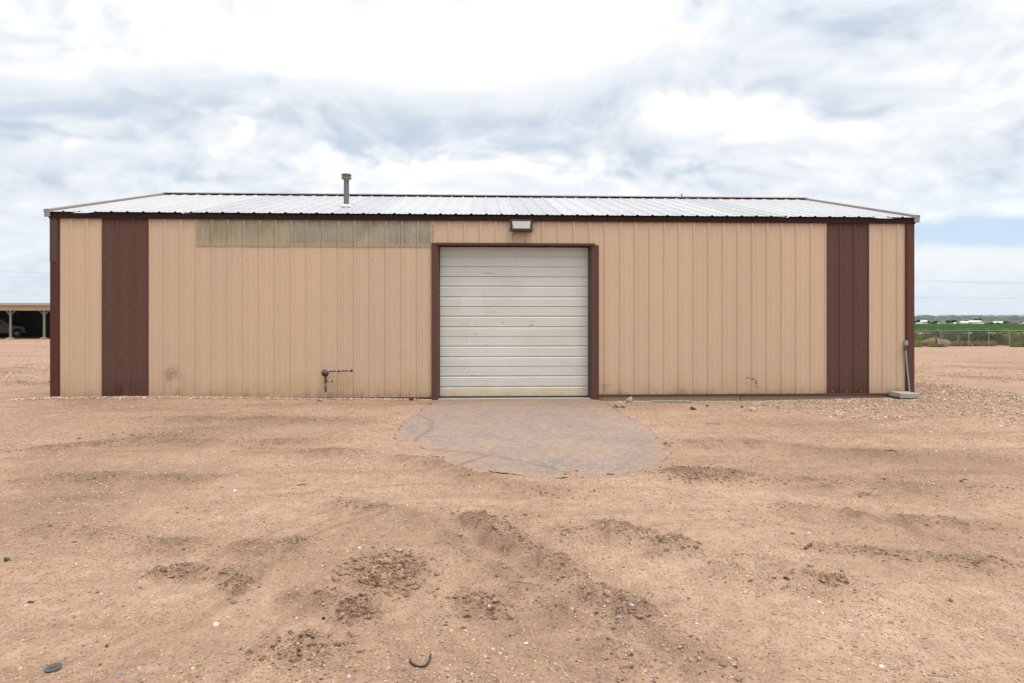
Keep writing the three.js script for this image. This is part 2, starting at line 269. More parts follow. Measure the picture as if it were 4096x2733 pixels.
// ---------------------------------------------------------------- worn asphalt in front of the door
{
  const s = .026, pos = [], col = [], uv = [], idx = [], map = new Map();
  const px = (a, b) => gp((1500 + a * .5532) / 1.743, (1550 + b * .5532) / 1.743);
  const cracks = [[[430, 452], [560, 462], [830, 490], [1010, 525], [1150, 555], [1290, 585], [1400, 612]], [[310, 198], [370, 215], [415, 250], [400, 300], [330, 355], [288, 384]], [[830, 490], [720, 520], [640, 548], [580, 575]]].map(c => c.map(q => px(...q)));
  const r = rng(5);
  const vert = (i, j) => {
    const key = i * 4096 + j; if (map.has(key)) return map.get(key);
    const x = -3.4 + i * s + .3 * s * n2(i * .7, j * .7), z = -13.2 + j * s; let ck = 1e9; for (const c of cracks) ck = Math.min(ck, segDist(x + .05 * n2(x * 6, z * 6), z + .09 * n2(x * 4 + 3, z * 4), c)[0]);
    const crack = sm(.045, .008, ck);
    let ed = 1e9; ed = segDist(x, z, APRON.slice(3, 32))[0];
    const h = .007 - .016 * sm(.22, 0, ed) - .010 * crack + .004 * fbm(x * 1.3, z * 1.3, 3) + .0015 * n2(x * 17, z * 17);
    const dust = clamp(.14 + sm(-11.2, -12.6, z + .5 * n2(x * .8, 2)) * .95 + .55 * sm(.0, .5, fbm(x * .9 + 7, z * .7, 3) + .12) + .85 * sm(1.3, 3.0, x + .8 * n2(z * .8, x * .8)) * sm(-8.4, -10.2, z) + .8 * sm(.45, 0, ed) * sm(-10.5, -11.5, z) + .75 * sm(.30, 0, ed + .22 * n2(x * 2.2, z * 2.2) + .1 * n2(x * 7, z * 7)));
    const sp = r();
    let c = mix3([.262, .203, .170], [.312, .235, .190], clamp(.5 + fbm(x * 1.7, z * 1.7, 3)));
    c = mix3(c, [.20, .172, .156], .6 * sm(.6, .05, ed) * sm(-11.6, -9.5, z));
    if (sp > .86) c = mix3(c, [.58, .49, .41], .26); else if (sp < .16) c = mix3(c, [.10, .09, .085], .18); else { const v = .92 + .16 * (sp - .16) / .7; c = c.map(q => q * v); }
    c = mix3(c, dirtColor(x, z, 0, .1), dust * .82);
    c = mix3(c, [.20, .135, .09], .75 * crack);
    c = c.map(v => v * .91); const id = pos.length / 3; pos.push(x, h, z); col.push(...c); uv.push(x / 1.9 + .3 * n2(x * .4, z * .4), z / 1.9 + .3 * n2(x * .4 + 9, z * .4)); map.set(key, id); return id;
  };
  for (let i = 0; i < 300; i++) for (let j = 0; j < 270; j++) {
    const x = -3.4 + (i + .5) * s, z = -13.2 + (j + .5) * s, k = .10 * fbm(x * 3, z * 3, 3);
    if (toLocal(x, z)[1] < .02 || !inPoly(x + k, z + k * 1.2, APRON)) continue;
    const a = vert(i, j), b = vert(i + 1, j), c = vert(i, j + 1), e = vert(i + 1, j + 1); idx.push(a, c, b, b, c, e);
  }
  const g = shadows(new THREE.Mesh(raw(pos, idx, uv, col), mat(1, 1, 1, .92, { vertexColors: true, map: grain, bumpMap: grainBump, bumpScale: .0045 }))); g.name = 'asphalt_pavement'; g.userData.kind = 'structure'; scene.add(g);
}
// ---------------------------------------------------------------- crop field and dirt mound beyond the fence
{
  const pos = [], uv = [], col = [], idx = []; const nx = 110, nz = 60;
  for (let j = 0; j <= nz; j++) for (let i = 0; i <= nx; i++) {
    const d = 196 * Math.pow(690 / 196, j / nz), x = -160 + i / nx * 1400;
    const a = fbm(x * .02, d * .01, 3), k = 1 + .35 * a + .2 * n2(x * .7, d * .05);
    pos.push(x, ground(x, -d)[0] + .35 + .06 * n2(x * .9, d * .4), -d); uv.push(x / 6, d / 6); col.push(.036 * k, .078 * k, .016 * k);
  }
  for (let j = 0; j < nz; j++) for (let i = 0; i < nx; i++) { const a = j * (nx + 1) + i, b = a + 1, c = a + nx + 1, e = c + 1; idx.push(a, b, c, b, e, c); }
  const f = shadows(new THREE.Mesh(raw(pos, idx, uv, col), soft({ roughness: .95, vertexColors: true, map: grain }, 0))); f.name = 'crop_field'; f.userData.kind = 'structure'; scene.add(f);
  const g = new THREE.SphereGeometry(1, 40, 20, 0, Math.PI * 2, 0, Math.PI / 2), p = g.attributes.position;
  for (let i = 0; i < p.count; i++) { const x = p.getX(i), y = p.getY(i), z = p.getZ(i), k = 1 + .22 * fbm(x * 2.3 + 4, z * 2.3 + y, 3); p.setXYZ(i, x * 1.9 * k, Math.pow(y, 1.25) * 1.02 * k - .05, z * 1.5 * k); }
  g.computeVertexNormals();
  const m = solo('dirt_mound', 'low heap of brown earth behind the second wire fence post', 'mound', g, mat(.17, .115, .08, .97, { map: grain, bumpMap: grainBump, bumpScale: .03 }), [51.4, ground(51, -80.5)[0], -80.6]);
  m.userData.kind = 'structure'; delete m.userData.category;
}

// ---------------------------------------------------------------- the metal building
const LEN = wallU(3655 / 1.743), WALL_TOP = 3.675;
const RIB_PX = [[-4, 161], [-2, 287], [-1, 349.6], [0, 409.6], [3, 598], [6, 788], [21, 1735], [33, 2483], [47, 3303], [50, 3474], [52, 3590], [53, 3646]];
const ribU = i => wallU(curve(RIB_PX, i) / 1.743);
const WALLMAP_W = 18, WALLMAP_H = 4;
const wallMap = tex(2048, 512, (a, b) => {
  const u = a * WALLMAP_W, y = b * WALLMAP_H; let c = [1, 1, 1];
  const k = .955 + .035 * n2(u * 1.1, 3) + .03 * fbm(u * 2, y * .35, 3) + .012 * n2(u * 40, y * 9); c = [k, k, k * .995];
  const g = sm(.55, .02, y + .25 * n2(u * 2.2, y * .6) + .1 * n2(u * 9, y * 2)); c = mix3(c, [c[0] * .86, c[1] * .83, c[2] * .72], g * .8);
  const s = clamp(sm(.25, .0, y + .16 * n2(u * 3.1, 8)) * (.5 + n2(u * 7, y * 5))); c = mix3(c, [.42, .36, .30], s * .75);
  const st = (X, Y, rx, ry, amt, col = [.40, .37, .36]) => { const U = wallU(X), V = wallY(X, Y); const e = blob(u, y, U, V, rx, ry); if (e > .01) c = mix3(c, col, clamp(e * amt * (1 + 1.2 * n2(u * 22, y * 13)))); };
  st(396, 856, .14, .10, .62); st(388, 866, .05, .12, .5); st(379, 888, .008, .10, .8); st(391, 890, .006, .07, .5); st(410, 893, .006, .06, .5);
  st(1389, 884, .10, .03, .55); st(1386, 893, .06, .03, .4); st(1733, 880, .035, .07, .6); st(1738, 888, .03, .03, .6); st(1712, 880, .05, .012, .5, [.5, .44, .3]);
  st(1716, 867, .05, .008, .9, [.12, .11, .1]); st(1727, 870, .045, .012, 1.2, [.06, .06, .06]); st(1736, 876, .010, .035, 1.2, [.06, .06, .06]);
  st(275, 895, .25, .05, .25); st(300, 880, .2, .1, .2);
  return c;
}, { repeat: false });
const M = {
  tan: mat(.532, .386, .270, .58, { map: wallMap }), brown: mat(.108, .056, .045, .6, { map: wallMap }),
  trimBrown: mat(.100, .048, .037, .6), trimRed: mat(.078, .030, .021, .65), trimGrey: mat(.080, .052, .043, .65), fascia: mat(.026, .010, .008, .75),
  rake: mat(.28, .225, .20, .6), bare: mat(.24, .245, .22, .5, { metalness: .3 }), screw: mat(.20, .15, .12, .6), roofScrew: mat(.26, .26, .26, .6),
  wood: mat(.30, .235, .165, .9), grey: mat(.28, .29, .28, .55, { metalness: .3 }), black: mat(.025, .023, .023, .55), dark: mat(.02, .018, .017, .7),
  concrete: mat(.42, .37, .31, .92, { map: grain, bumpMap: grainBump, bumpScale: .003 }), seal: mat(.05, .05, .05, .8), galv: mat(.15, .16, .165, .55, { metalness: .3 }),
};
// ribbed sheet: ribs[] are positions along u; the sheet runs from u0 to u1 and y0 to y1
function profile(u0, u1, ribs, rh = .025, pitch = .3) {
  const pts = []; const add = (u, z) => { if (u > u0 + .0005 && u < u1 - .0005) pts.push([u, z]); };
  const marks = [];
  for (const r of ribs) marks.push([r, 1], [r + pitch / 3, 0], [r + 2 * pitch / 3, 0]);
  for (const [r, big] of marks.sort((a, b) => a[0] - b[0])) if (big) { add(r - .036, 0); add(r - .0125, rh); add(r + .0125, rh); add(r + .036, 0); } else { add(r - .020, 0); add(r - .010, .0045); add(r + .010, .0045); add(r + .020, 0); }
  const zAt = u => { let z = 0; for (const [r, big] of marks) { const d = Math.abs(u - r); if (big && d < .036) z = Math.max(z, d < .0125 ? rh : rh * (.036 - d) / .0235); } return z; };
  return [[u0, zAt(u0)], ...pts, [u1, zAt(u1)]];
}
function sheet(prof, ys, place, uvOf) {                   // flat-shaded folds, one strip per fold
  const pos = [], uv = [], idx = [];
  for (let i = 0; i < prof.length - 1; i++) {
    const base = pos.length / 3;
    for (const y of ys) for (const [u, z] of [prof[i], prof[i + 1]]) { pos.push(...place(u, y, z)); uv.push(...uvOf(u, y)); }
    for (let j = 0; j < ys.length - 1; j++) { const a = base + 2 * j; idx.push(a, a + 1, a + 2, a + 1, a + 3, a + 2); }
  }
  return raw(pos, idx, uv);
}
for (const k of ['brown', 'trimBrown', 'trimRed', 'trimGrey', 'fascia']) { const o = M[k], n = new THREE.MeshPhysicalMaterial({ roughness: .7, specularIntensity: .35, map: o.map }); n.color.copy(o.color); M[k] = n; }
const building = thing('metal_building', 'long tan metal shop building with two brown stripes and a white ribbed roof', 'building', [B.x, 0, B.z], B.t);
{
  const wuv = (u, y) => [u / WALLMAP_W, y / WALLMAP_H];
  const panel = (a, b, y0, y1, m, lift = 0, dent) => {
    const ribs = []; for (let i = Math.floor(a) - 1; i <= b + 1; i++) ribs.push(ribU(i));
    const ys = dent ? [y0, .06, .1, .16, .22, .3, .42, .6, 1, 1.5, 2, 2.6, 3.1, y1] : [...Array(11)].map((_, i) => mix(y0, y1, i / 10)), can = (u, y) => .0035 * n2(u * 1.1 + 3, y * .7) + .0018 * n2(u * 3.2, y * 1.6);
    const q = ((Math.floor(a * 3 + 90) * 37) % 11) / 11 - .5; m = m.clone(); m.color.multiplyScalar(1 + .05 * q);
    part('wall_panel', sheet(profile(ribU(a), ribU(b), ribs), ys, (u, y, z) => [u, y, z + lift + can(u, y) + (dent ? dent(u, y) : 0)], wuv), m, building);
  };
  const y0 = -.12, top = WALL_TOP - .02, skyBot = wallY(750, 567), headY = wallY(1180, 559.5);
  const joggle = i => .0012 * ((i * 7) % 3);
  panel(-2.75, 0, y0, top, M.tan, .001);
  panel(0, 3, y0, top, M.brown, .003, (u, y) => -.035 * blob(u, y, ribU(1.05), .12, .07, .14) + .02 * blob(u, y, ribU(1.5), .10, .08, .12));
  panel(3, 6, y0, top, M.tan, .001);
  for (let i = 6; i < 21; i += 3) panel(i, i + 3, y0, skyBot + .05, M.tan, joggle(i));
  for (let i = 21; i < 32; i += 3) panel(i, Math.min(i + 3, 32), headY - .03, top, M.tan, joggle(i));
  panel(31.35, 32, y0, headY - .03, M.tan, .001);
  for (let i = 32; i < 47; i += 3) panel(i, i + 3, y0 + .16, top, M.tan, joggle(i));
  panel(47, 50, y0 + .16, top, M.brown, .003);
  panel(50, 52.7, y0 + .16, top, M.tan, .001);
  // weathered translucent sheets
  const U0 = ribU(6), U1 = ribU(21);
  const fibre = tex(2048, 512, (a, b) => {
    const u = U0 + a * (U1 - U0), y = b * .95, f = n2(a * 500, b * 24) * .5 + n2(a * 330 + 3, b * 120) * .6, st = n2(a * 190, b * 2.5), big = fbm(a * 9, b * 1.6, 4), seam = Math.floor(a * 5);
    const old = clamp([.12, .22, .75, .55, .8][seam] + .5 * big + .35 * st);
    let c = mix3([.312, .272, .182], [.245, .226, .174], old);
    const k = 1 + .42 * f + .30 * st + .42 * big; c = c.map(v => v * k);
    c = mix3(c, [.40, .39, .33], .5 * clamp(f * 1.4 + st * .9 - .25));
    const low = sm(.11, .03, y + .03 * n2(a * 60, 2)); c = mix3(c, [.38, .285, .155], low * .7);
    const rib = (a * 15) % 1, e = Math.min(rib, 1 - rib); c = mix3(c, [.40, .30, .17], .5 * sm(.07, .015, e) * (.6 + .8 * n2(a * 30, b * 7)));
    const ps = clamp(n2(a * 22 + 5, b * 7) * 3 - 1.25); c = mix3(c, [.38, .30, .13], .6 * ps);
    if (a > .985) c = mix3(c, [.55, .42, .18], .6 * clamp(.6 + 2 * n2(3, b * 9)));
    return c;
  }, { repeat: false });
  const fm = mat(1, 1, 1, .62, { map: fibre });
  for (let i = 6; i < 21; i += 3) {
    const ribs = []; for (let q = i - 1; q <= i + 4; q++) ribs.push(ribU(q));
    part('translucent_panel', sheet(profile(ribU(i) - .012, ribU(i + 3), ribs, .026), [skyBot, top], (u, y, z) => [u, y, z + .0075 + ((i / 3) % 2) * .002], (u, y) => [(u - U0) / (U1 - U0), (y - skyBot) / .95]), fm, building, 'greenish weathered fibreglass strip under the eave');
  }
  // screws along the girts, joined
  const sc = [];
  for (let i = -2; i <= 52; i++) for (const Y of [596, 702, 807]) {
    const u = ribU(i) + .036, X = curve(RIB_PX, i) / 1.743; if (u > wallU(990) && u < wallU(1375) && Y > 555) continue;
    sc.push(new THREE.CylinderGeometry(.006, .0085, .012, 6).rotateX(Math.PI / 2).translate(u + .006, wallY(1175, Y), .007));
  }
  for (let i = 6; i < 52; i++) { const u = ribU(i) + .14; if (u > wallU(985) && u < wallU(1378)) continue; sc.push(new THREE.CylinderGeometry(.0075, .012, .012, 6).rotateX(Math.PI / 2).translate(u, .115, .008)); }
  for (let i = 6; i < 21; i++) for (const o of [.035, .15, .26]) sc.push(new THREE.CylinderGeometry(.007, .011, .012, 6).rotateX(Math.PI / 2).translate(ribU(i) + o, skyBot + .035, .014));
  part('screws', sc, mat(.36, .27, .19, .6), building).userData.kind = 'stuff';
  // corner, eave and base trim
  const uL = wallU(203 / 1.743), uLi = wallU(239 / 1.743), uR = LEN, uRi = wallU(3620 / 1.743), split = wallY(118, 601);
  const corner = (a, b, y0, y1, m, z, name, label) => part(name, [box(b - a, y1 - y0, .03, (a + b) / 2, (y0 + y1) / 2, z - .0145, .004), box(.03, y1 - y0, .17, a < 5 ? a + .016 : b - .016, (y0 + y1) / 2, -.088 + z - .015)], m, building, label);
  corner(uL, uLi, -.12, split + .02, M.trimRed, .026, 'corner_trim', 'reddish brown lower half of the corner trim'); corner(uL - .002, uLi - .028, split, WALL_TOP - .06, M.trimGrey, .034, 'corner_trim', 'faded grey brown upper half of the corner trim');
  part('corner_trim_edge', box(.030, WALL_TOP - .07 - split, .026, uLi - .013, (WALL_TOP - .07 + split) / 2 + .012, .0125), M.trimRed, building);
  corner(uRi, uR, .075, WALL_TOP - .06, M.trimBrown, .026, 'corner_trim');
  part('corner_trim_edge', box(.035, WALL_TOP - .14, .012, uRi + .018, (WALL_TOP) / 2 + .01, .034), M.trimRed, building);
  part('eave_trim', [box(uR - uL + .02, .105, .022, (uL + uR) / 2, WALL_TOP - .058, .040)], M.fascia, building);
  const jl = wallU(990.5), jr = wallU(1373.5);
  part('base_trim', [box(uR - jr + .05, .034, .045, (uR + jr) / 2 + .015, .058, .026, .004)], M.trimBrown, building);
  part('base_trim', [box(jl - ribU(9), .026, .045, (jl + ribU(9)) / 2, .024, .026, .004)], M.trimRed, building);
  const wb = [box(wallU(1700) - jr - .04, .34, .04, (wallU(1700) + jr) / 2, -.128, -.008), box(uR - wallU(1700) - .06, .30, .04, (uR + wallU(1700)) / 2 - .03, -.115, -.018)];
  part('skirt_board', wb[0], M.wood, building); part('skirt_board', wb[1], M.wood, building);
  // side and back walls, and a lining that closes the shell
  const WID = 9.44, ridgeY = WALL_TOP + 1.24, gable = (x) => { const s = new THREE.Shape([[0, -.2], [-WID, -.2], [-WID, WALL_TOP - .1], [-WID / 2, ridgeY - .14], [0, WALL_TOP - .1]].map(p => new THREE.Vector2(...p))); return new THREE.ExtrudeGeometry(s, { depth: .05, bevelEnabled: false }).rotateY(-Math.PI / 2).translate(x, 0, -.03); };
  part('end_wall', gable(uL + .06), M.tan, building); part('end_wall', gable(uR - .01), M.tan, building); part('back_wall', box(uR - uL - .02, WALL_TOP, .05, (uL + uR) / 2, WALL_TOP / 2 - .1, -WID), M.tan, building);
  // roof
  const rl = uL - .065, rr = uR + .062, over = .085, run = WID / 2 + over, rise = 1.255, sl = Math.hypot(run, rise), sx = run / sl, sy = rise / sl, e0 = WALL_TOP + .012;
  const onRoof = (u, s, h) => [u, e0 + s * sy + h * sx, over - s * sx + h * sy];
  const pitch = (rr - rl - .10) / 57, roofMap = tex(512, 512, (a, b) => { const k = .93 + .06 * fbm(a * 4, b * 3, 4, 4) + .05 * n2(a * 40, b * 4, 4 * 10); return [k, k, k]; });
  const rm = [0, 1, 2].map(i => mat(.345 + .025 * i, .352 + .025 * i, .365 + .022 * i, .62, { map: roofMap, metalness: .1 }));
  const prof = profile(0, 3 * pitch, [0, pitch, 2 * pitch, 3 * pitch], .019, pitch);
  const rg = sheet(prof, [0, 1.2, 2.4, 3.6, sl - .02], (u, s, h) => onRoof(u, s, h), (u, s) => [u / 2.1, s / 3.3]);
  const roof = part('roof', box(rr - rl, .03, sl * .2, 0, 0, 0), M.dark, building);   // purlin line below the ridge
  roof.geometry = box(rr - rl - .3, .10, .2, (rl + rr) / 2, ridgeY - .16, -WID / 2);
  const rrng = rng(31);
  for (let i = 0; i < 19; i++) { const p = part('roof_panel', rg, rm[Math.floor(rrng() * 3)], roof); p.position.set(rl + .05 + i * 3 * pitch, .0012 * (i % 2), 0); }
  const back = sheet([[rl, 0], [rr, 0]], [0, sl - .02], (u, s, h) => [u, e0 + s * sy, -WID - over + s * sx], (u, s) => [u / 2, s / 3]);
  part('back_roof_slope', back, rm[1], roof);
  const rs = [];
  for (let k = 0; k < 7; k++) for (let i = 0; i < 57; i++) for (const o of [.12, .24]) { const s = .18 + k * .74 + (o > .2 ? .02 : 0); rs.push(new THREE.CylinderGeometry(.007, .009, .010, 6).rotateX(Math.atan2(rise, run)).translate(...onRoof(rl + .05 + (i + o / .3048) * pitch - .02, s, .006))); }
  const rsp = part('roof_screws', rs, M.roofScrew, roof); rsp.userData.kind = 'stuff';
  const cap = new THREE.Shape([[-.17, -.03], [-.17, -.018], [0, .032], [.17, -.018], [.17, -.03], [0, .018]].map(p => new THREE.Vector2(...p)));
  part('ridge_cap', new THREE.ExtrudeGeometry(cap, { depth: rr - rl - .02, bevelEnabled: false }).rotateY(Math.PI / 2).translate(rl + .01, e0 + rise + .035, over - run), mat(.20, .145, .125, .5), roof);
  part('ridge_filler', box(rr - rl - .1, .05, .10, (rl + rr) / 2, e0 + rise + .002, over - run), M.dark, roof);
  const ang = Math.atan2(rise, run);
  for (const x of [rl - .002, rr + .002]) {
    part('rake_trim', [box(.09, .042, sl, 0, 0, 0, .006).rotateX(ang).translate(x + (x < 5 ? .045 : -.045), e0 + rise / 2 + .032, over - run / 2 - .004), box(.014, .15, sl, 0, 0, 0).rotateX(ang).translate(x + (x < 5 ? -.004 : .004), e0 + rise / 2 - .03, over - run / 2 - .006)], M.rake, roof);
    const w = .11, s = new THREE.Shape([[0, 0], [w, 0], [w, -.115], [.035, -.125], [0, -.04]].map(p => new THREE.Vector2(x < 5 ? p[0] : -p[0], p[1])));
    part('rake_end_cap', new THREE.ExtrudeGeometry(s, { depth: .02, bevelEnabled: true, bevelSize: .003, bevelThickness: .003, bevelSegments: 1 }).translate(x < 5 ? -.012 + x : x + .012, e0 + .028, over - .026), M.bare, roof);
  }
  // flue with a louvred cap
  const fs = 1.5, f0 = onRoof(0, fs, 0), kx = (795 - CX) / F, fx = (() => { let u = 6; for (let i = 0; i < 30; i++) { const [X, Z] = toWorld(u, f0[2]); u += (kx * -Z - X) * .9; } return u; })(), fp = onRoof(fx, fs, 0), flue = part('vent_pipe', [cyl([fp[0], fp[1] - .15, fp[2]], [fp[0], fp[1] + .60, fp[2]], .058, 24)], M.galv, building, 'grey metal flue standing on the roof');
  const capM = mat(.22, .20, .165, .75), at = g => g.translate(fp[0], fp[1], fp[2]), ring = pts => at(new THREE.LatheGeometry(pts.map(p => new THREE.Vector2(...p)), 32));
  part('vent_cap', ring([[0, .738], [.05, .736], [.09, .728], [.108, .712], [.111, .700], [.100, .696], [0, .696]]), capM, flue);
  part('vent_cap_base', ring([[.059, .585], [.066, .588], [.068, .604], [.098, .612], [.111, .622], [.111, .638], [.092, .648], [.05, .648]]), capM, flue);
  part('louvre_core', at(new THREE.CylinderGeometry(.075, .075, .06, 20).translate(0, .672, 0)), M.dark, flue);
  const lv = []; for (let i = 0; i < 20; i++) { const a = i / 20 * Math.PI * 2; lv.push(at(box(.010, .054, .010, .096 * Math.cos(a), .672, .096 * Math.sin(a)))); }
  lv.push(at(new THREE.TorusGeometry(.097, .005, 6, 28).rotateX(Math.PI / 2).translate(0, .672, 0))); part('louvre', lv, capM, flue);
  part('flue_flashing', new THREE.CylinderGeometry(.09, .14, .06, 20).translate(fp[0], fp[1] + .02, fp[2]), mat(.55, .52, .46, .7), flue);
  part('roof_spike', cyl([wallU(1536) + 1.66, e0 + rise, -WID / 2], [wallU(1536) + 1.68, e0 + rise + .14, -WID / 2], .02, 8, .012), M.dark, building);
  // ---- overhead door
  const dl = wallU(1008), dr = wallU(1353), dt = wallY(1180, 562), db = wallY(1180, 911.5), dz = -.17, DH = db + 3.045;
  part('door_jamb', [box(wallU(1005.5) - jl, dt - .0 + .04, .09, (jl + wallU(1005.5)) / 2, (dt + .04) / 2 - .01, .005, .005)], M.trimBrown, building);
  part('door_jamb', [box(jr - wallU(1356), dt + .02, .09, (jr + wallU(1356)) / 2, dt / 2 - .01, .005, .005)], M.trimBrown, building);
  part('jamb_return', box(.012, dt, .21, wallU(1005.5) - .004, dt / 2 - .02, -.105), mat(.20, .13, .11, .6), building); part('jamb_return', box(.012, dt, .21, wallU(1356) + .004, dt / 2 - .02, -.105), M.trimBrown, building);
  part('door_header', [box(wallU(1365) - wallU(1001), .045, .10, (wallU(1001) + wallU(1365)) / 2, headY - .012, .022, .005)], M.trimBrown, building);
  part('header_return', box(dr - dl + .1, .14, .02, (dl + dr) / 2, dt + .06, -.055), mat(.30, .22, .15, .8), building);
  part('header_soffit', box(dr - dl + .1, .02, .20, (dl + dr) / 2, dt + .022, -.065), M.trimRed, building);
  part('door_seal', [box(.02, dt - db, .04, dl - .004, (dt + db) / 2, dz + .03)], M.seal, building); part('door_seal', [box(.022, dt - db, .04, dr + .004, (dt + db) / 2, dz + .03)], M.seal, building);
  part('door_track', [box(.012, dt - db, .03, dl - .022, (dt + db) / 2, dz + .06)], M.galv, building); part('door_track', [box(.012, dt - db, .03, dr + .02, (dt + db) / 2, dz + .06)], M.galv, building);
  const doorMap = tex(1024, 1024, (a, b) => {
    const x = a * 3, y = b * 3.05; let k = .93 + .05 * n2(x * 2.2, y * .25) + .05 * fbm(x * 1.2, y * 2, 3) + .02 * n2(x * 3, y * 40); let c = [k, k, k];
    const pale = (X0, X1, Y0, Y1) => sm(X0, X0 + .06, x) * sm(X1, X1 - .06, x) * sm(Y0, Y0 + .06, y) * sm(Y1, Y1 - .06, y);
    c = mix3(c, [1.06, 1.07, 1.12], .38 * pale(.4, .9, 1.65, 2.1)); c = mix3(c, [1.03, 1.04, 1.08], .4 * blob(x, y, 2, 2.15, .2, .4) + .35 * blob(x, y, 1.1, .9, .5, .5));
    const rust = sm(.30, .0, y + .12 * n2(x * 3, 2)); c = mix3(c, [.88, .74, .50], clamp(rust * .95 + .5 * rust * n2(x * 6, y * 12))); c = mix3(c, [.60, .42, .22], .55 * sm(.10, 0, y + .07 * n2(x * 9, 4)) * clamp(.5 + n2(x * 4, 6)));
    const gr = clamp(n2(x * 1.7, y * 3) * n2(x * 21, y * 23) * 4 - .15); c = mix3(c, [.55, .50, .40], .45 * gr);
    for (const [X, Y, rx, ry, q] of [[.96, 2.51, .09, .006, 1.1], [1.28, 1.50, .05, .006, .9], [1.86, 1.45, .04, .02, .5], [1.88, 1.53, .05, .01, .5], [.72, 1.27, .03, .01, .6], [.66, .43, .05, .008, .6], [.93, 1.06, .03, .008, .6], [2.5, 2.52, .008, .012, .8], [1.1, 1.72, .03, .006, .6], [.33, .79, .03, .02, .3]]) { const e = blob(x, y, X, Y, rx, ry) * q; if (e > .02) c = mix3(c, [.12, .11, .10], clamp(e * (1 + n2(x * 40, y * 40)))); }
    const brownish = sm(.8, 1.3, y) * sm(2.2, 1.3, y); c = mix3(c, [c[0] * .98, c[1] * .93, c[2] * .82], .5 * brownish * clamp(.5 + 2 * n2(x * .8, y * 5)));
    return c;
  }, { repeat: false });
  const dm = mat(.585, .585, .54, .45, { map: doorMap }), door = new THREE.Group(); door.name = 'overhead_door'; building.add(door);
  const SH = 3.045 / 5, yz = [];
  const groove = (y, d, w) => [[y - w, 0], [y - w * .25, -d], [y + w * .30, -d], [y + w * .42, .001]];
  const pin = y => [[y - .006, 0], [y, -.0022], [y + .006, 0]];
  yz.push([.004, -.006], [.010, 0], ...pin(.05), ...pin(.10), ...pin(.15), ...groove(.20, .017, .032), ...pin(.27), ...pin(.32), ...pin(.36), ...groove(.415, .017, .032), ...pin(.48), ...pin(.53), ...pin(.57), [SH - .009, 0], [SH - .003, -.006]);
  for (let s = 0; s < 5; s++) {
    const pos = [], uv = [], idx = [];
    for (let i = 0; i < yz.length - 1; i++) { const b0 = pos.length / 3; for (const [y, z] of [yz[i], yz[i + 1]]) for (const u of [dl, dr]) { pos.push(u, db + s * SH + y, dz + z + .0015 * (s % 2)); uv.push((u - dl) / 3, (s * SH + y) / 3.05); } idx.push(b0, b0 + 1, b0 + 2, b0 + 1, b0 + 3, b0 + 2); }
    part('door_section', raw(pos, idx, uv), dm, door);
  }
  part('door_backing', box(dr - dl + .02, 3.1, .03, (dl + dr) / 2, db + 1.55, dz - .035), M.dark, door);
  part('bottom_seal', box(dr - dl, .03, .04, (dl + dr) / 2, db - .012, dz - .01), M.seal, door);
  part('door_sill', box(dr - dl + .05, .2, .30, (dl + dr) / 2, db - .127, -.105, .006), M.concrete, building);
  // small gap light strip: dark floor line inside
  part('concrete_floor', box(uR - uL - .3, .1, WID - .4, (uL + uR) / 2, -.09, -WID / 2 - .05), M.concrete, building);
}
// ---------------------------------------------------------------- fittings on the front wall
const onWall = (X, Y, out = 0) => { const u = wallU(X), [x, z] = toWorld(u, out); return [x, wallY(X, Y), z]; };
{ // wall light above the door
  const g = thing('wall_lamp', 'rectangular floodlight with bronze frame and clouded glass above the overhead door', 'lamp', onWall(1195.5, 520.5, .02), B.t);
  const w = .445, h = .255;
  part('housing', [box(w - .03, h - .03, .09, 0, 0, .045, .012)], mat(.05, .042, .032, .5), g);
  const fr = mat(.035, .030, .024, .45);
  part('frame', [box(w, .026, .03, 0, h / 2 - .013, .10, .005), box(w, .036, .03, 0, -h / 2 + .018, .10, .005), box(.03, h - .062, .03, -w / 2 + .015, .005, .10, .005), box(.03, h - .062, .03, w / 2 - .015, .005, .10, .005)], fr, g);
  // refractor: deep at the foot, shallow at the top
  const x0 = w / 2 - .03, y1 = h / 2 - .026, yb = -h / 2 + .036, P = [[-x0, y1, .105], [x0, y1, .105], [x0 - .012, y1 - .012, .125], [-x0 + .012, y1 - .012, .125], [x0 - .028, yb + .035, .20], [-x0 + .028, yb + .035, .20], [x0, yb, .105], [-x0, yb, .105]];
  const tri = []; const q = (a, b, c, d) => tri.push(...P[a], ...P[b], ...P[c], ...P[a], ...P[c], ...P[d]);
  q(1, 0, 3, 2); q(2, 3, 5, 4); q(4, 5, 7, 6); tri.push(...P[0], ...P[7], ...P[5], ...P[0], ...P[5], ...P[3], ...P[1], ...P[2], ...P[4], ...P[1], ...P[4], ...P[6]);
  const lm = new THREE.MeshPhysicalMaterial({ roughness: .28, clearcoat: .6, clearcoatRoughness: .15 }); lm.color.setRGB(.20, .188, .19);
  part('lens', raw(tri), lm, g);
  part('lens_edge', [box(2 * x0 - .06, .006, .006, 0, yb + .035, .201, .002)], mat(.75, .72, .62, .4), g);
  for (const [x, y] of [[-w / 2 - .014, h / 2 - .05], [-w / 2 - .014, -h / 2 + .05], [w / 2 + .010, h / 2 - .06], [w / 2 + .010, -h / 2 + .045]]) part('clasp', [cyl([x - .012, y, .09], [x + .014, y, .09], .011, 8)], fr, g);
  part('hinge_pin', cyl([-w / 2 + .01, -h / 2 - .004, .118], [-w / 2 + .06, -h / 2 - .002, .118], .006, 8), mat(.6, .58, .54, .4), g);
}
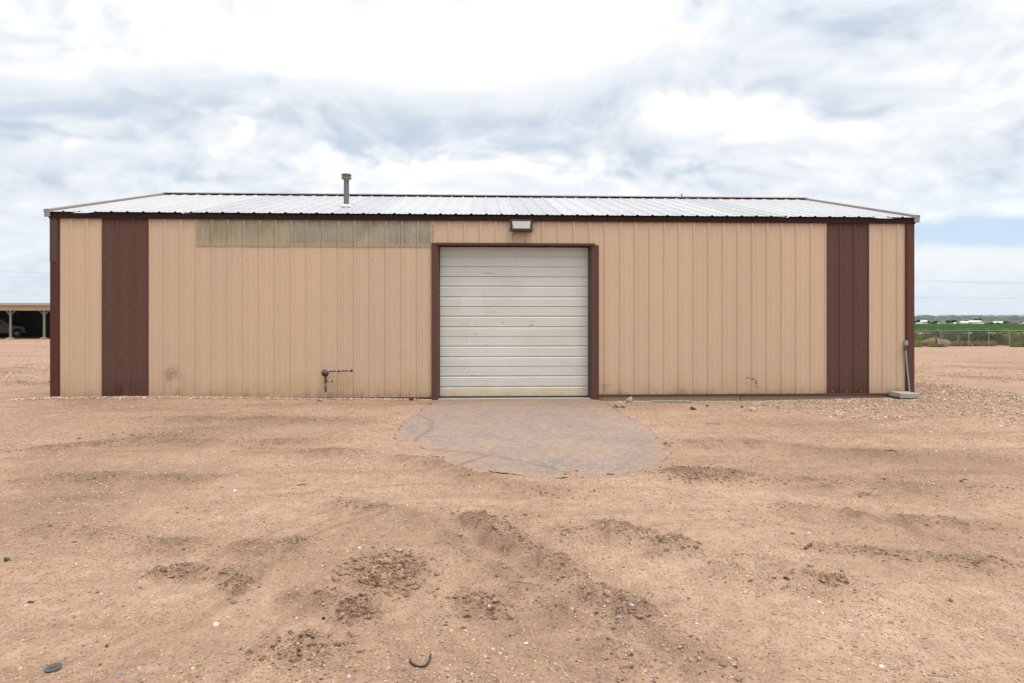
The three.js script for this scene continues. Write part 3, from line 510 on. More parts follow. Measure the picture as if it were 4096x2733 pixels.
{ // gas regulator and pipe stub
  const p = onWall(749, 855.3, .11), g = thing('gas_regulator', 'round brown gas regulator on a riser pipe with a side pipe along the wall', 'gas meter', p, B.t);
  const S = 13.1 / F / 1.743, L = (X, Y) => [(X - 1305.6) * S, -(Y - 1490.9) * S];
  const br = mat(.055, .036, .034, .5), rust = mat(.15, .075, .04, .8);
  part('regulator_body', new THREE.LatheGeometry([[0, .055], [.022, .055], [.024, .036], [.045, .030], [.058, .018], [.071, .012], [.074, 0], [.071, -.012], [.05, -.03], [.03, -.045], [0, -.045]].map(v => new THREE.Vector2(...v)), 36).rotateX(Math.PI / 2), br, g);
  part('adjusting_cap', cyl([-.026, -.004, .03], [-.026, -.004, .066], .022, 18), M.black, g);
  const bx = L(1308, 0)[0];
  part('riser_pipe', [cyl([bx, L(0, 1566)[1], 0], [bx + .004, L(0, 1612)[1], 0], .0135, 14)], mat(.34, .37, .36, .45, { metalness: .4 }), g, 'bare grey lower end of the riser');
  part('riser_fitting', [cyl([bx, L(0, 1500)[1], 0], [bx, L(0, 1566)[1], 0], .0155, 14), cyl([bx, L(0, 1506)[1], 0], [bx, L(0, 1512)[1], 0], .021, 14), cyl([bx, L(0, 1516)[1], 0], [bx, L(0, 1529)[1], 0], .0195, 14), cyl([bx, L(0, 1548)[1], 0], [bx, L(0, 1553)[1], 0], .019, 14), cyl([bx, L(0, 1556)[1], 0], [bx, L(0, 1564)[1], 0], .018, 14)], br, g);
  part('orange_tape', cyl([bx, L(0, 1534)[1], 0], [bx, L(0, 1543.5)[1], 0], .0215, 14), mat(.42, .14, .07, .8), g);
  part('shutoff_valve', [cyl([bx, L(0, 1522.4)[1], 0], [L(1336, 0)[0], L(0, 1521.6)[1], 0], .0125, 12), cyl([L(1331, 0)[0], L(0, 1521.7)[1], 0], [L(1336, 0)[0], L(0, 1521.7)[1], 0], .0165, 12)], br, g);
  part('brass_valve', [cyl([L(1321, 0)[0], L(0, 1522)[1], 0], [L(1330, 0)[0], L(0, 1522)[1], 0], .0175, 10), cyl([L(1325, 0)[0], L(0, 1522)[1] - .004, 0], [L(1325, 0)[0], L(0, 1516)[1], 0], .006, 8), cyl([L(1325, 0)[0], L(0, 1522)[1], .01], [L(1325, 0)[0], L(0, 1522)[1], .03], .010, 8)], mat(.55, .38, .12, .45, { metalness: .3 }), g);
  const y = L(0, 1482.6)[1];
  part('side_pipe', [cyl([.05, y - .005, -.005], [L(1413, 0)[0], y + .006, -.005], .0135, 14)], mat(.075, .042, .036, .55), g);
  part('pipe_union', [cyl([L(1356, 0)[0], y, -.005], [L(1364, 0)[0], y + .001, -.005], .026, 8)], br, g);
  part('pipe_cap', [cyl([L(1403, 0)[0], y + .005, -.005], [L(1409, 0)[0], y + .005, -.005], .019, 12), new THREE.SphereGeometry(.024, 14, 10).translate(L(1411, 0)[0], y + .007, -.004)], M.black, g);
  for (const X of [1318, 1353, 1365.5, 1400.5]) part('sealant_ring', cyl([L(X - 1, 0)[0], y + .002, -.005], [L(X + 1, 0)[0], y + .002, -.005], .0175, 12), mat(.7, .67, .62, .7), g);
}
{ // conduit at the corner
  const a = onWall(2074.8, 802, .05), g = thing('electrical_conduit', 'grey conduit with a small outlet box leaning at the brown corner trim', 'conduit', a, B.t);
  const bt = onWall(2083.8, 906.5, .07), du = bt[0] - a[0], dy = bt[1] - a[1];
  const gm = mat(.30, .33, .33, .5, { metalness: .25 });
  part('conduit_pipe', new THREE.TubeGeometry(new THREE.CatmullRomCurve3([new THREE.Vector3(0, 0, 0), new THREE.Vector3(du * .35, dy * .38, 0), new THREE.Vector3(du * .72, dy * .72, .004), new THREE.Vector3(du, dy - .06, .01)]), 20, .0155, 12), gm, g);
  part('collar', [cyl([0, -.006, 0], [0, .014, 0], .027, 14)], M.black, g); part('neck', cyl([0, .012, 0], [0, .09, 0], .0175, 12), mat(.10, .09, .085, .6), g);
  part('outlet_box', [box(.066, .098, .052, .006, .135, 0, .006), box(.058, .086, .008, .006, .135, .030, .002)], gm, g); part('cover_seam', box(.003, .082, .003, .016, .135, .035), M.black, g);
}
{
  const m = mat(.40, .37, .335, .9, { map: grain, bumpMap: grainBump, bumpScale: .003 }), [x, z] = toWorld(wallU(2058) - .02, .27);
  const slab = solo('concrete_step', 'flat grey concrete paver lying on the gravel below the conduit', 'paving slab', new RoundedBoxGeometry(.40, .095, .40, 2, .012), m, [x, ground(x, z)[0] + .075, z], B.t - .02); slab.rotation.x = .015; slab.rotation.z = -.02;
}

// ---------------------------------------------------------------- stones, clods and scraps
function rockGeo(seed, sx, sy, sz, rough = .35, detail = 2, cut = 6) {
  const r = rng(seed), g0 = new THREE.IcosahedronGeometry(1, detail); g0.deleteAttribute('uv'); const g = mergeVertices(g0), p = g.attributes.position, o = r() * 90;
  const cuts = [...Array(cut)].map(() => [new THREE.Vector3(r() - .5, r() - .5, r() - .5).normalize(), .55 + r() * .3]), v = new THREE.Vector3();
  for (let i = 0; i < p.count; i++) {
    v.fromBufferAttribute(p, i); v.multiplyScalar(1 + rough * (n2(v.x * 1.3 + o, v.y * 1.3 + v.z) + .4 * n2(v.x * 3 + o, v.z * 3 + v.y * 2)));
    for (const [n, d] of cuts) { const q = v.dot(n) - d; if (q > 0) v.addScaledVector(n, -q * .85); }
    p.setXYZ(i, v.x * sx, v.y * sy, v.z * sz);
  }
  const c = toCreasedNormals(g, .6); c.setAttribute('uv', new THREE.BufferAttribute(new Float32Array(c.attributes.position.count * 2).map((_, i) => c.attributes.position.array[Math.floor(i / 2) * 3 + (i % 2) * 2] * 3), 2)); return c;
}
function scatter(name, label, geos, colours, n, pick, seed, rough = .9, opts = {}) {    // uncounted small stuff
  const r = rng(seed), spots = geos.map(() => []); const o = new THREE.Object3D(); let made = 0;
  for (let i = 0; i < n * 6 && made < n; i++) { const s = pick(r); if (!s) continue; made++; spots[Math.floor(r() * geos.length)].push([s, r(), r(), r(), r()]); }
  const root = new THREE.Group(); root.name = name; root.userData.kind = 'stuff'; root.userData.label = label; scene.add(root);
  geos.forEach((g, k) => {
    const im = shadows(new THREE.InstancedMesh(g, mat(1, 1, 1, rough, opts), spots[k].length)); im.name = name + '_mass'; im.userData.kind = 'stuff'; const c = new THREE.Color();
    spots[k].forEach(([s, a, b, d, e], i) => {
      o.position.set(s.x, s.y ?? ground(s.x, s.z)[0] + s.s * .15, s.z); o.rotation.set((a - .5) * .7, b * 6.28, (d - .5) * .7); o.scale.set(s.s, s.s * (s.flat ?? .75), s.s * (.7 + .5 * e)); o.updateMatrix(); im.setMatrixAt(i, o.matrix);
      const q = s.c ?? colours[Math.floor(e * 997) % colours.length], v = .82 + .36 * a; im.setColorAt(i, c.setRGB(q[0] * v, q[1] * v, q[2] * v));
    });
    root.add(im);
  });
}
const PEB = [1, 2, 3, 4].map(s => rockGeo(s * 13, 1, .8, .9, .4, 1, 4));
const STONE = [[.50, .38, .27], [.42, .28, .20], [.55, .46, .36], [.36, .25, .18], [.62, .56, .48], [.30, .25, .22], [.46, .30, .20], [.24, .20, .18], [.52, .40, .26]];
const SOIL = [[.36, .235, .152], [.33, .21, .135], [.29, .185, .115], [.38, .25, .165]];
{ // gravel beside the wall, and apron of gravel at the far corner
  scatter('gravel', 'rounded gravel strewn along the wall foot and heaped round the corner', PEB, STONE.map(c => [c[0] * .78, c[1] * .73, c[2] * .68]), 15000, r => {
    const k = r();
    if (k < .13) { const u = -.6 + r() * 8, w = .04 + Math.abs(r() + r() - 1) * (u < 3 ? .30 : .2) , [x, z] = toWorld(u, w); if (u > 2.6 && r() > .75) return; return { x, z, s: .010 + .022 * r() * r() }; }
    if (k < .20) { const u = wallU(1380) + r() * (LEN - wallU(1380)), [x, z] = toWorld(u, .05 + r() * r() * .45); if (r() > sm(8, 15, u) + .3) return; return { x, z, s: .010 + .024 * r() * r() }; }
    const x = 3.8 + r() * 9.5, z = -17.8 + r() * 9.2, [u, w] = toLocal(x, z); if (u < LEN + .05 && w < .06) return;
    if (!inPoly(x + .5 * n2(x * 1.5, z * 1.5), z + .5 * n2(x * 1.5 + 5, z), GRAVEL)) { if (r() > .06 || z < -13) return; }
    const dens = .35 + .9 * n2(x * .8, z * 1.3) + .5 * sm(12, 15, u) * sm(2.5, .4, w); if (r() > dens) return;
    return { x, z, s: .010 + .024 * r() * r() };
  }, 11);
  // pebbles all over the yard
  scatter('pebbles', 'small mixed pebbles strewn over the dirt yard', PEB, [...STONE.map(c => c.map(v => v * .72)), ...SOIL, ...SOIL, ...SOIL, ...SOIL, [.13, .115, .105], [.42, .32, .235]], 50000, r => {
    const d = 2.5 + 10 * Math.pow(r(), 1.35), x = (r() * 2 - 1) * (.84 * d + .8), z = -d; const dens = .42 + .7 * fbm(x * .9, z * .9, 3); if (r() > dens) return;
    if (x > -3 && x < 4.2 && d > 6 && r() > .25 && inPoly(x, z, APRON)) return;
    return { x, z, s: .0016 + .0028 * r() + .008 * Math.pow(r(), 10) + .0005 * d * r() };
  }, 12);
  scatter('crumbs', 'fine dark crumbs of soil over the whole dirt yard', PEB, [[.25, .165, .11], [.21, .135, .09], [.29, .19, .13], [.34, .23, .155]], 75000, r => {
    const d = 2.5 + 10.2 * Math.pow(r(), 1.25), x = (r() * 2 - 1) * (.84 * d + .8), z = -d, n = fbm(x * 1.3 + 9, z * 2, 3); if (r() > .35 + n) return; if (x > -3 && x < 4.2 && d > 6 && inPoly(x, z, APRON)) return;
    return { x, z, s: .0012 + .0026 * r() * r() + .00065 * d * (.3 + .7 * r()) };
  }, 17);
  scatter('far_pebbles', 'scattered stones on the open yard beyond the building', PEB, [...STONE.map(c => c.map(v => v * .7)), ...SOIL, ...SOIL], 3500, r => { const left = r() < .5, d = (left ? 16 : 17) + 42 * r() * r(), x = left ? -d * (.68 + .14 * r()) : d * (.58 + .3 * r()); return { x, z: -d, s: .012 + .028 * r() * r() }; }, 14);
  // clods where the soil is churned
  const CL = [21, 22, 23, 24].map(s => rockGeo(s * 7, 1, .8, .9, 1.3, 1, 5));
  const wts = CHURN.map(c => Math.max(0, c.r - .15) * c.rx * c.rz), tot = wts.reduce((a, b) => a + b, 0);
  scatter('clods', 'crumbled lumps of damp soil in the churned patches', CL, [[.225, .143, .088], [.195, .122, .073], [.26, .167, .106], [.17, .105, .062]], 6500, r => {
    let k = r() * tot, i = 0; while ((k -= wts[i]) > 0 && i < wts.length - 1) i++; const c = CHURN[i], a = r() * 6.28, q = Math.sqrt(-Math.log(1 - r() * .97)) * .95, x = c.x + Math.cos(a) * q * c.rx, z = c.z + Math.sin(a) * q * c.rz;
    if (-z < 2.2 || r() > churnAt(x, z)[0] * 1.3 + .1) return; return { x, z, s: (.002 + .006 * r() * r() + .016 * Math.pow(r(), 10)) * (.6 + .6 * c.r) * Math.min(1.3, -z / 4 + .2), flat: .7 };
  }, 15);
  scatter('rut_crumbs', 'crumbs of soil along the wheel ruts', CL, [[.25, .165, .11], [.28, .185, .12], [.21, .135, .09]], 7000, r => { const u = RUTS[Math.floor(r() * 16)], k = r() * (u.P.length - 1), i = Math.min(u.P.length - 2, Math.floor(k)), t = k - i, x = mix(u.P[i][0], u.P[i + 1][0], t) + (r() + r() - 1) * u.w * 1.3, z = mix(u.P[i][1], u.P[i + 1][1], t) + (r() + r() - 1) * u.w * 1.3; if (r() > .5 + n2(x * 2, z * 2) * 1.4) return; return { x, z, s: .003 + .008 * r() * r() + .012 * Math.pow(r(), 8) }; }, 16);
}
const size = (X, Y, w) => w / F * (EYE * F / (Y - HOR));     // print width to metres on the ground
function stone(name, label, category, X, Y, w, hRatio, color, seed, o = {}) {
  const [x, z] = gp(X, Y), s = size(X, Y, w) / 2; const g = rockGeo(seed, s, s * hRatio, s * (o.deep ?? .8), o.rough ?? .4, 3, o.cut ?? 7);
  return solo(name, label, category, g, mat(...color, o.r ?? .85, o.plain ? {} : { bumpMap: grainBump, bumpScale: .002 }), [x, ground(x, z)[0] + s * hRatio * (o.sink ?? .35), z], o.turn ?? seed % 6);
}
stone('rock', 'pale upright pointed rock at the wall right of the brown door jamb', 'rock', 1444, 924, 22, 1.0, [.36, .29, .225], 301, { deep: .6, sink: .4 });
stone('concrete_lump', 'broken concrete lump beside the pale pointed rock', 'rubble', 1423, 935, 36, .42, [.25, .175, .12], 302, { sink: .5 });
stone('asphalt_chunk', 'black broken asphalt chunk lying in front of the right wall', 'rubble', 1590, 941, 15, .75, [.035, .031, .03], 303, { rough: .6 });
stone('asphalt_chunk', 'small round black lump between the asphalt chunk and the whitish rock', 'rubble', 1703, 935, 8, .8, [.03, .027, .026], 304);
stone('rock', 'whitish rounded rock on the dirt near the scraped wall', 'rock', 1726, 943, 18, .8, [.40, .33, .27], 305);
stone('rock', 'dark grey stone on bare dirt near the gravel edge', 'rock', 2018 - 8, 948, 6, .6, [.10, .09, .085], 306);
stone('rock', 'brown stone left of the asphalt patch near the wall', 'rock', 914, 949, 8, .6, [.24, .19, .15], 307);
stone('clod', 'dark clod lying on the base trim left of the door', 'clod', 944, 918, 14, .5, [.05, .035, .028], 308, { sink: .9 });
stone('rock', 'dark flat stone at the wall foot beside the gas riser', 'rock', 733, 922, 16, .22, [.075, .08, .07], 309, { deep: .5 });
stone('rock', 'black stone with a flat black flake behind it, far right of the yard', 'rock', 2206, 1107, 10, .75, [.04, .036, .036], 310);
stone('flake', 'flat black flake just behind the black stone', 'flake', 2215, 1099, 14, .16, [.035, .033, .033], 311, { deep: .5 });
stone('flake', 'thin dark flake in front of a fainter twin in the right yard', 'flake', 2057, 1280, 17, .22, [.07, .06, .055], 312, { deep: .5 });
stone('flake', 'half buried brown flake just behind the thin dark flake', 'flake', 2053, 1269, 18, .16, [.20, .14, .10], 313, { deep: .4 });
stone('rubber_scrap', 'jet black crumpled scrap beside the damp hole', 'scrap', 1805, 1330, 15, .6, [.012, .011, .012], 314, { rough: .9 });
stone('rubber_scrap', 'jet black square scrap below the large clod heap', 'scrap', 742, 1417, 10, .6, [.010, .010, .010], 315, { cut: 10 });
stone('rubber_scrap', 'small black scrap in the bare middle foreground', 'scrap', 1170, 1458, 8, .5, [.012, .012, .012], 316, { cut: 10 });
stone('rubber_scrap', 'black scrap above and right of the rubber washer', 'scrap', 245, 1484, 9, .55, [.012, .012, .012], 317);
stone('rubber_scrap', 'flat black scrap with a reddish pebble at the left edge', 'scrap', 71, 1381, 16, .3, [.03, .027, .03], 318, { deep: .6 });
stone('slate', 'triangular slate grey stone beside a small clod patch', 'stone', 537, 1384, 16, .45, [.12, .115, .11], 319, { deep: 1 });
stone('slate', 'small blue grey stone in the left foreground', 'stone', 224, 1357, 11, .4, [.13, .135, .14], 320);
stone('slate', 'grey blue chip cut by the bottom edge near the washer', 'stone', 276, 1548, 16, .35, [.17, .17, .165], 321);
stone('pebble', 'smooth white oval pebble above the large clod heap', 'pebble', 825, 1258, 9, .7, [.60, .55, .48], 322, { cut: 0, rough: .15 });
stone('pebble', 'white flat limestone chip left of the clod rise', 'stone', 496, 1433, 20, .22, [.44, .37, .29], 323, { deep: .9 });
stone('pebble', 'small white chip above the limestone chip', 'stone', 523, 1416, 6, .5, [.78, .74, .68], 324);
stone('pebble', 'grey stone standing in the churned rut', 'stone', 1418, 1422, 13, .8, [.27, .26, .26], 325);
stone('pebble', 'light grey speckled stone behind the one in the rut', 'stone', 1451, 1416, 16, .5, [.36, .33, .31], 326);
stone('bark_scrap', 'brown curled bark piece at the end of the rut', 'bark', 1489, 1433, 16, .4, [.085, .05, .03], 327, { deep: .35, turn: .5 });
stone('pebble', 'orange round stone at the foot of the front clod rise', 'stone', 820, 1526, 14, .65, [.44, .25, .155], 328);
stone('pebble', 'cream stone on the bare track below the asphalt', 'stone', 1384, 1217, 6, .9, [.58, .49, .38], 329);
stone('pebble', 'pinkish grey stone right of centre below the asphalt', 'stone', 1519, 1156, 8, .9, [.44, .36, .31], 330);
stone('slate', 'dark green grey stone right of the ridge line', 'stone', 1673, 1174, 9, .6, [.13, .14, .125], 331);
stone('slate', 'black and grey stone left of a white pebble in the right yard', 'stone', 1820, 1223, 12, .45, [.10, .10, .10], 332);
stone('pebble', 'white pebble beside the black and grey stone', 'stone', 1860 - 4, 1221, 9, .5, [.62, .57, .5], 333);
stone('slate', 'flat grey stone in front of the black and grey pair', 'stone', 1742, 1240, 10, .3, [.21, .205, .2], 334);
stone('slate', 'blue grey flat stone in the lower right foreground', 'stone', 2092, 1524, 18, .28, [.17, .165, .165], 335, { deep: .6 });
stone('pebble', 'whitish stone beside the blue grey flat stone', 'stone', 2024, 1527, 14, .45, [.52, .46, .39], 336);
stone('slate', 'dark slate chip in the right foreground below the green tuft', 'stone', 2094 - 54, 1384 + 14, 10, .3, [.12, .11, .11], 337);
stone('clod', 'oblong buried lump below the damp hole', 'clod', 1776, 1408, 20, .35, [.27, .17, .11], 338, { deep: .4 });
stone('clod', 'large flat clod on the front clod rise', 'clod', 660, 1487, 34, .34, [.30, .19, .125], 339, { sink: .2 });
stone('clod', 'second flat clod beside the large one on the front rise', 'clod', 725, 1498, 26, .3, [.28, .18, .115], 340);
stone('clod', 'smooth lump at the top of the large clod heap', 'clod', 915, 1262, 30, .3, [.30, .195, .13], 341, { sink: .1 });
stone('clod', 'reddish wood like clod in the middle of the large heap', 'clod', 885, 1318, 20, .4, [.22, .115, .065], 342, { deep: .4 });
stone('clod', 'rounded clod at the lower side of the large heap', 'clod', 893, 1339, 16, .8, [.20, .13, .08], 343);
stone('pebble', 'pair forming grey stone at the lip of the damp hole', 'stone', 1846, 1351, 12, .6, [.38, .30, .25], 344);
stone('clod', 'dark wet clod on the far rim of the damp hole', 'clod', 1925, 1322, 22, .5, [.15, .085, .05], 345);
{
  const [x, z] = gp(122, 1536), s = size(122, 1536, 35) / 2;
  const g = new THREE.LatheGeometry([[.42, 0], [.43, .06], [.97, .06], [1, 0]].map(p => new THREE.Vector2(p[0] * s, p[1] * s)), 40);
  const o = solo('rubber_washer', 'flat black rubber washer lying in the left front corner', 'washer', g, mat(.045, .047, .05, .6), [x, ground(x, z)[0] + .010, z]); o.rotation.set(.10, 0, .08);
  const P = [[941, 1517], [943, 1522], [954, 1529], [966, 1531], [976, 1529], [986, 1516], [988, 1506]].map(([X, Y], i) => { const [a, b] = gp(X, Y); return new THREE.Vector3(a, ground(a, b)[0] + .006 + (i === 0 || i === 6 ? .005 : 0), b); });
  solo('rubber_strip', 'short bent black cord on the dirt in the centre foreground', 'cord', new THREE.TubeGeometry(new THREE.CatmullRomCurve3(P), 36, .0048, 8), M.black);
  const [wx, wz] = gp(1208, 1478), ws = size(1208, 1478, 11) / 2;
  solo('paper_scrap', 'crumpled white paper scrap in the bare foreground', 'paper', rockGeo(401, ws, ws * .5, ws * .8, .9, 2, 9), mat(.85, .84, .8, .8), [wx, ground(wx, wz)[0] + ws * .3, wz]);
  const [qx, qz] = gp(538, 1420 - 293), qs = size(538, 1127, 5) / 2; solo('paper_scrap', 'tiny white scrap on the bare dirt in the left middle yard', 'paper', rockGeo(402, qs, qs * .8, qs, .8, 1, 5), mat(.8, .79, .76, .8), [qx, ground(qx, qz)[0] + qs * .5, qz]);
  const [pa, pb] = gp(1545, 925), pl = solo('plank', 'thin grey board lying at the wall foot by the brown door jamb', 'plank', new RoundedBoxGeometry(.80, .018, .07, 1, .003), mat(.36, .32, .25, .9, { map: grain }), [pa, ground(pa, pb)[0] + .02, pb - .1], .05); pl.rotation.z = -.015;
  const stick = (X0, Y0, X1, Y1, r, label, c = [.20, .15, .10]) => { const a = gp(X0, Y0), b = gp(X1, Y1), y = q => ground(...q)[0] + r * .8; const m = [(a[0] + b[0]) / 2, y([(a[0] + b[0]) / 2, (a[1] + b[1]) / 2]) + r, (a[1] + b[1]) / 2]; solo('twig', label, 'twig', new THREE.TubeGeometry(new THREE.CatmullRomCurve3([new THREE.Vector3(a[0], y(a), a[1]), new THREE.Vector3(...m), new THREE.Vector3(b[0], y(b), b[1])]), 8, r, 6), mat(...c, .9)); };
  stick(1618, 974, 1655, 975, .006, 'dry twig on the dirt in front of the right wall'); stick(1848, 1260, 1862, 1247, .009, 'reddish twig piece standing in the right yard', [.16, .085, .05]); stick(681, 1116, 706, 1113, .008, 'grey twig on the left middle yard', [.28, .22, .15]);
  stick(2032, 1040, 2058, 1041, .007, 'dark curved twig right of the asphalt patch', [.06, .05, .04]); stick(1540, 925, 1580, 915, .010, 'weathered stick propped over the grey board', [.26, .19, .13]);
}
// ---------------------------------------------------------------- weeds
function tuftGeo(seed, n, R, H, wide) {
  const r = rng(seed), pos = [], col = [];
  for (let i = 0; i < n; i++) { const a = r() * 6.28, q = r() * R, x = Math.cos(a) * q * .5, z = Math.sin(a) * q * .5, hx = Math.cos(a) * q * 1.1, hz = Math.sin(a) * q * 1.1, h = H * (.45 + .55 * r()), w = wide * (.6 + .6 * r()), c = Math.cos(a + 1.5) * w, s = Math.sin(a + 1.5) * w, k = .7 + .6 * r(); pos.push(x - c * .4, 0, z - s * .4, x + c * .4, 0, z + s * .4, hx * .7 + c, h * .65, hz * .7 + s, hx * .7 - c, h * .6, hz * .7 - s, hx, h, hz); for (let q2 = 0; q2 < 5; q2++) col.push(k, k, k); }
  const idx = []; for (let i = 0; i < n; i++) { const b = 5 * i; idx.push(b, b + 1, b + 2, b, b + 2, b + 3, b + 3, b + 2, b + 4); } return raw(pos, idx, null, col);
}
const leafM = (c, r = .8) => { const m = new THREE.MeshPhysicalMaterial({ roughness: r, specularIntensity: .4, vertexColors: true, side: THREE.DoubleSide, transmission: .2, thickness: 0 }); m.color.setRGB(...c); return m; };
const greenM = leafM([.12, .19, .05]), greenD = leafM([.055, .10, .03]);
for (const [X, Y, w, label] of [[15, 1287, 26, 'bright green tuft at the left border of the yard'], [231, 1527, 12, 'small green sprout between washer and front clods'], [2182, 1382, 18, 'sprawling green sprout in the right foreground'], [1623, 934, 14, 'green weed at the wall foot beside the asphalt chunk'], [211, 1100, 8, 'tiny green sprout in the left middle yard'], [1690, 1541, 14, 'tiny green weed at the lower right'], [1066, 1240, 7, 'green speck of grass above the churned rut'], [606, 1198, 8, 'green sprout in the middle of the left yard']]) {
  const [x, z] = gp(X, Y), s = size(X, Y, w) / 2; solo('weed', label, 'weed', tuftGeo(Math.round(X + Y), 26, s, s * .85, s * .12), greenM, [x, ground(x, z)[0], z]);
}
// ---------------------------------------------------------------- wire fence and what grows along it
const far = (X, Y, d) => [(X - CX) / F * d, EYE - (Y - HOR) / F * d, -d];
{
  const d = 78, px = [3540, 3649, 3760, 3871, 3949, 4031, 4115, 4200, 4290], top = 1.86;
  const xs = px.map(p => (p / 1.743 - CX) / F * d), x0 = xs[0], x1 = xs[xs.length - 1], zOf = x => -d + (x - x0) * .02;
  const g = thing('chain_link_fence', 'galvanised chain link fence with slanted barbed wire arms across the yard edge', 'fence', [x0, 0, -d]);
  const gy = x => ground(x, zOf(x), false)[0];
  const gm = mat(.28, .30, .31, .6, { metalness: .2 });
  for (const x of xs) { const y = gy(x), z = zOf(x) + d; const p = part('post', [cyl([x - x0, y - .2, z], [x - x0, y + top, z], .040, 10)], gm, g); part('barb_arm', cyl([x - x0, y + top - .02, z], [x - x0 - .28, y + top + .27, z - .12], .022, 8), gm, p); }
  const rail = []; for (let i = 1; i < xs.length; i++) rail.push(cyl([xs[i - 1] - x0, gy(xs[i - 1]) + top - .02, zOf(xs[i - 1]) + d], [xs[i] - x0, gy(xs[i]) + top - .02, zOf(xs[i]) + d], .026, 8));
  rail.forEach(q => part('top_rail', q, gm, g));
  const wires = []; for (const t of [.35, .68, 1]) for (let i = 1; i < xs.length; i++) { const a = xs[i - 1], b = xs[i]; wires.push(cyl([a - x0 - .28 * t, gy(a) + top - .02 + .29 * t, zOf(a) + d - .12 * t], [b - x0 - .28 * t, gy(b) + top - .02 + .29 * t, zOf(b) + d - .12 * t], .004, 4)); }
  part('barbed_wire', wires, gm, g);
  // the woven wire: straight runs both ways
  const w = [], H = top - .06; for (let x = x0; x < x1 - H; x += .11) { const y = gy(x) + .03, z = zOf(x) + d; w.push(cyl([x - x0, y, z], [x - x0 + H, y + H, z + .02 * H], .0013, 3), cyl([x - x0, y + H, z], [x - x0 + H, y, z + .02 * H], .0013, 3)); }
  part('wire_mesh', w, gm, g).userData.kind = 'stuff';
}
function clumpGeo(seed, n, leaf, thin = .5) {                 // leaf-sized faces filling a rough ball
  const r = rng(seed), pos = [], col = [], idx = [];
  for (let i = 0; i < n; i++) {
    const a = r() * 6.28, u = r() * 2 - 1, q = Math.cbrt(.15 + .85 * r()) * (.8 + .3 * n2(a * 2 + seed, u * 3)), s = Math.sqrt(1 - u * u), c = [Math.cos(a) * s * q, u * q, Math.sin(a) * s * q];
    const e = new THREE.Vector3(r() - .5, r() - .5, r() - .5).normalize().multiplyScalar(leaf * (.6 + .8 * r())), f = new THREE.Vector3(r() - .5, r() - .5, r() - .5).cross(e).normalize().multiplyScalar(leaf * thin), k = .65 + .7 * r(), b = pos.length / 3;
    pos.push(c[0] - e.x, c[1] - e.y, c[2] - e.z, c[0] + f.x, c[1] + f.y, c[2] + f.z, c[0] + e.x, c[1] + e.y, c[2] + e.z, c[0] - f.x, c[1] - f.y, c[2] - f.z); for (let q2 = 0; q2 < 4; q2++) col.push(k, k, k * .95); idx.push(b, b + 1, b + 2, b, b + 2, b + 3);
  }
  return raw(pos, idx, null, col);
}
const stalks = [1, 2, 3].map(s => tuftGeo(500 + s, 60, .55, 1, .03)), clumps = [1, 2, 3].map(s => clumpGeo(520 + s, 260, .09, .45));
function plants(name, label, geos, n, pick, seed) {
  const r = rng(seed), lists = geos.map(() => []); for (let i = 0, k = 0; i < n * 8 && k < n; i++) { const s = pick(r); if (s) { lists[k % geos.length].push([s, r(), r()]); k++; } }
  const root = new THREE.Group(); root.name = name; root.userData.kind = 'stuff'; root.userData.label = label; scene.add(root); const o = new THREE.Object3D(), c = new THREE.Color();
  geos.forEach((g, k) => { const im = shadows(new THREE.InstancedMesh(g, leafM([1, 1, 1]), lists[k].length)); im.name = name + '_mass'; im.userData.kind = 'stuff'; lists[k].forEach(([s, a, b], i) => { o.position.set(s.x, s.y, s.z); o.rotation.set((a - .5) * .3, b * 6.28, (b - .5) * .3); o.scale.set(s.w, s.h, s.w); o.updateMatrix(); im.setMatrixAt(i, o.matrix); im.setColorAt(i, c.setRGB(...s.c.map(v => v * (.75 + .5 * a)))); }); root.add(im); });
}
plants('weeds', 'tall green and yellowish weeds in a band behind the wire fence', clumps, 2600, r => {
  const x = 40 + r() * 62, d = 80.5 + r() * 16, X = (CX + F * x / d) * 1.743;
  const hN = .5 + .8 * sm(-.35, .3, n2(x * .16, d * .08)) + (X > 3700 && X < 4000 ? .25 : 0);
  if (X > 3740 && X < 3860 && d < 83) return; if (d < 82.5 && r() < .6) return;
  const y0 = ground(x, -d, false)[0], k = r(), y = y0 + .15 + k * k * 1.3 * hN, m = clamp(.5 + n2(x * .25, d * .2) * 1.3 + (X < 3700 || X > 4010 ? .3 : -.3)), low = y - y0 < .35 && r() < .6;
  return { x, y, z: -d, w: .35 + .3 * r(), h: .3 + .25 * r(), c: low ? [.17, .12, .07] : mix3([.036, .070, .022], [.135, .16, .04], m) };
}, 61);
plants('dry_grass', 'dry brown stalks and dead brush at the fence foot', stalks, 800, r => {
  const x = 40 + r() * 60, d = 78.2 + r() * 4.5, X = (CX + F * x / d) * 1.743, den = clamp(.35 + n2(x * .3, 4) + (X < 3760 ? .5 : X > 3800 && X < 3990 ? .35 : -.3)); if (r() > den) return;
  return { x, y: ground(x, -d, false)[0], z: -d, w: .3 + .4 * r(), h: .25 + .55 * r(), c: X < 3740 ? [.38, .23, .10] : mix3([.24, .16, .11], [.32, .24, .13], r()) };
}, 62);
plants('low_weeds', 'low green weeds at the near edge of the fence line', clumps, 150, r => { const [a, b] = [[3665, 20], [3735, 14], [3765, 14], [4070, 30], [4110, 34]][Math.floor(r() * 5)], X = (a + (r() + r() - 1) * b) / 1.743, d = 73.5 + r() * 3, x = (X - CX) / F * d; return { x, y: ground(x, -d, false)[0] + .08, z: -d, w: .25 + .3 * r(), h: .12 + .2 * r() + (X > 2345 ? .22 : 0), c: [.10, .16, .04] }; }, 63);
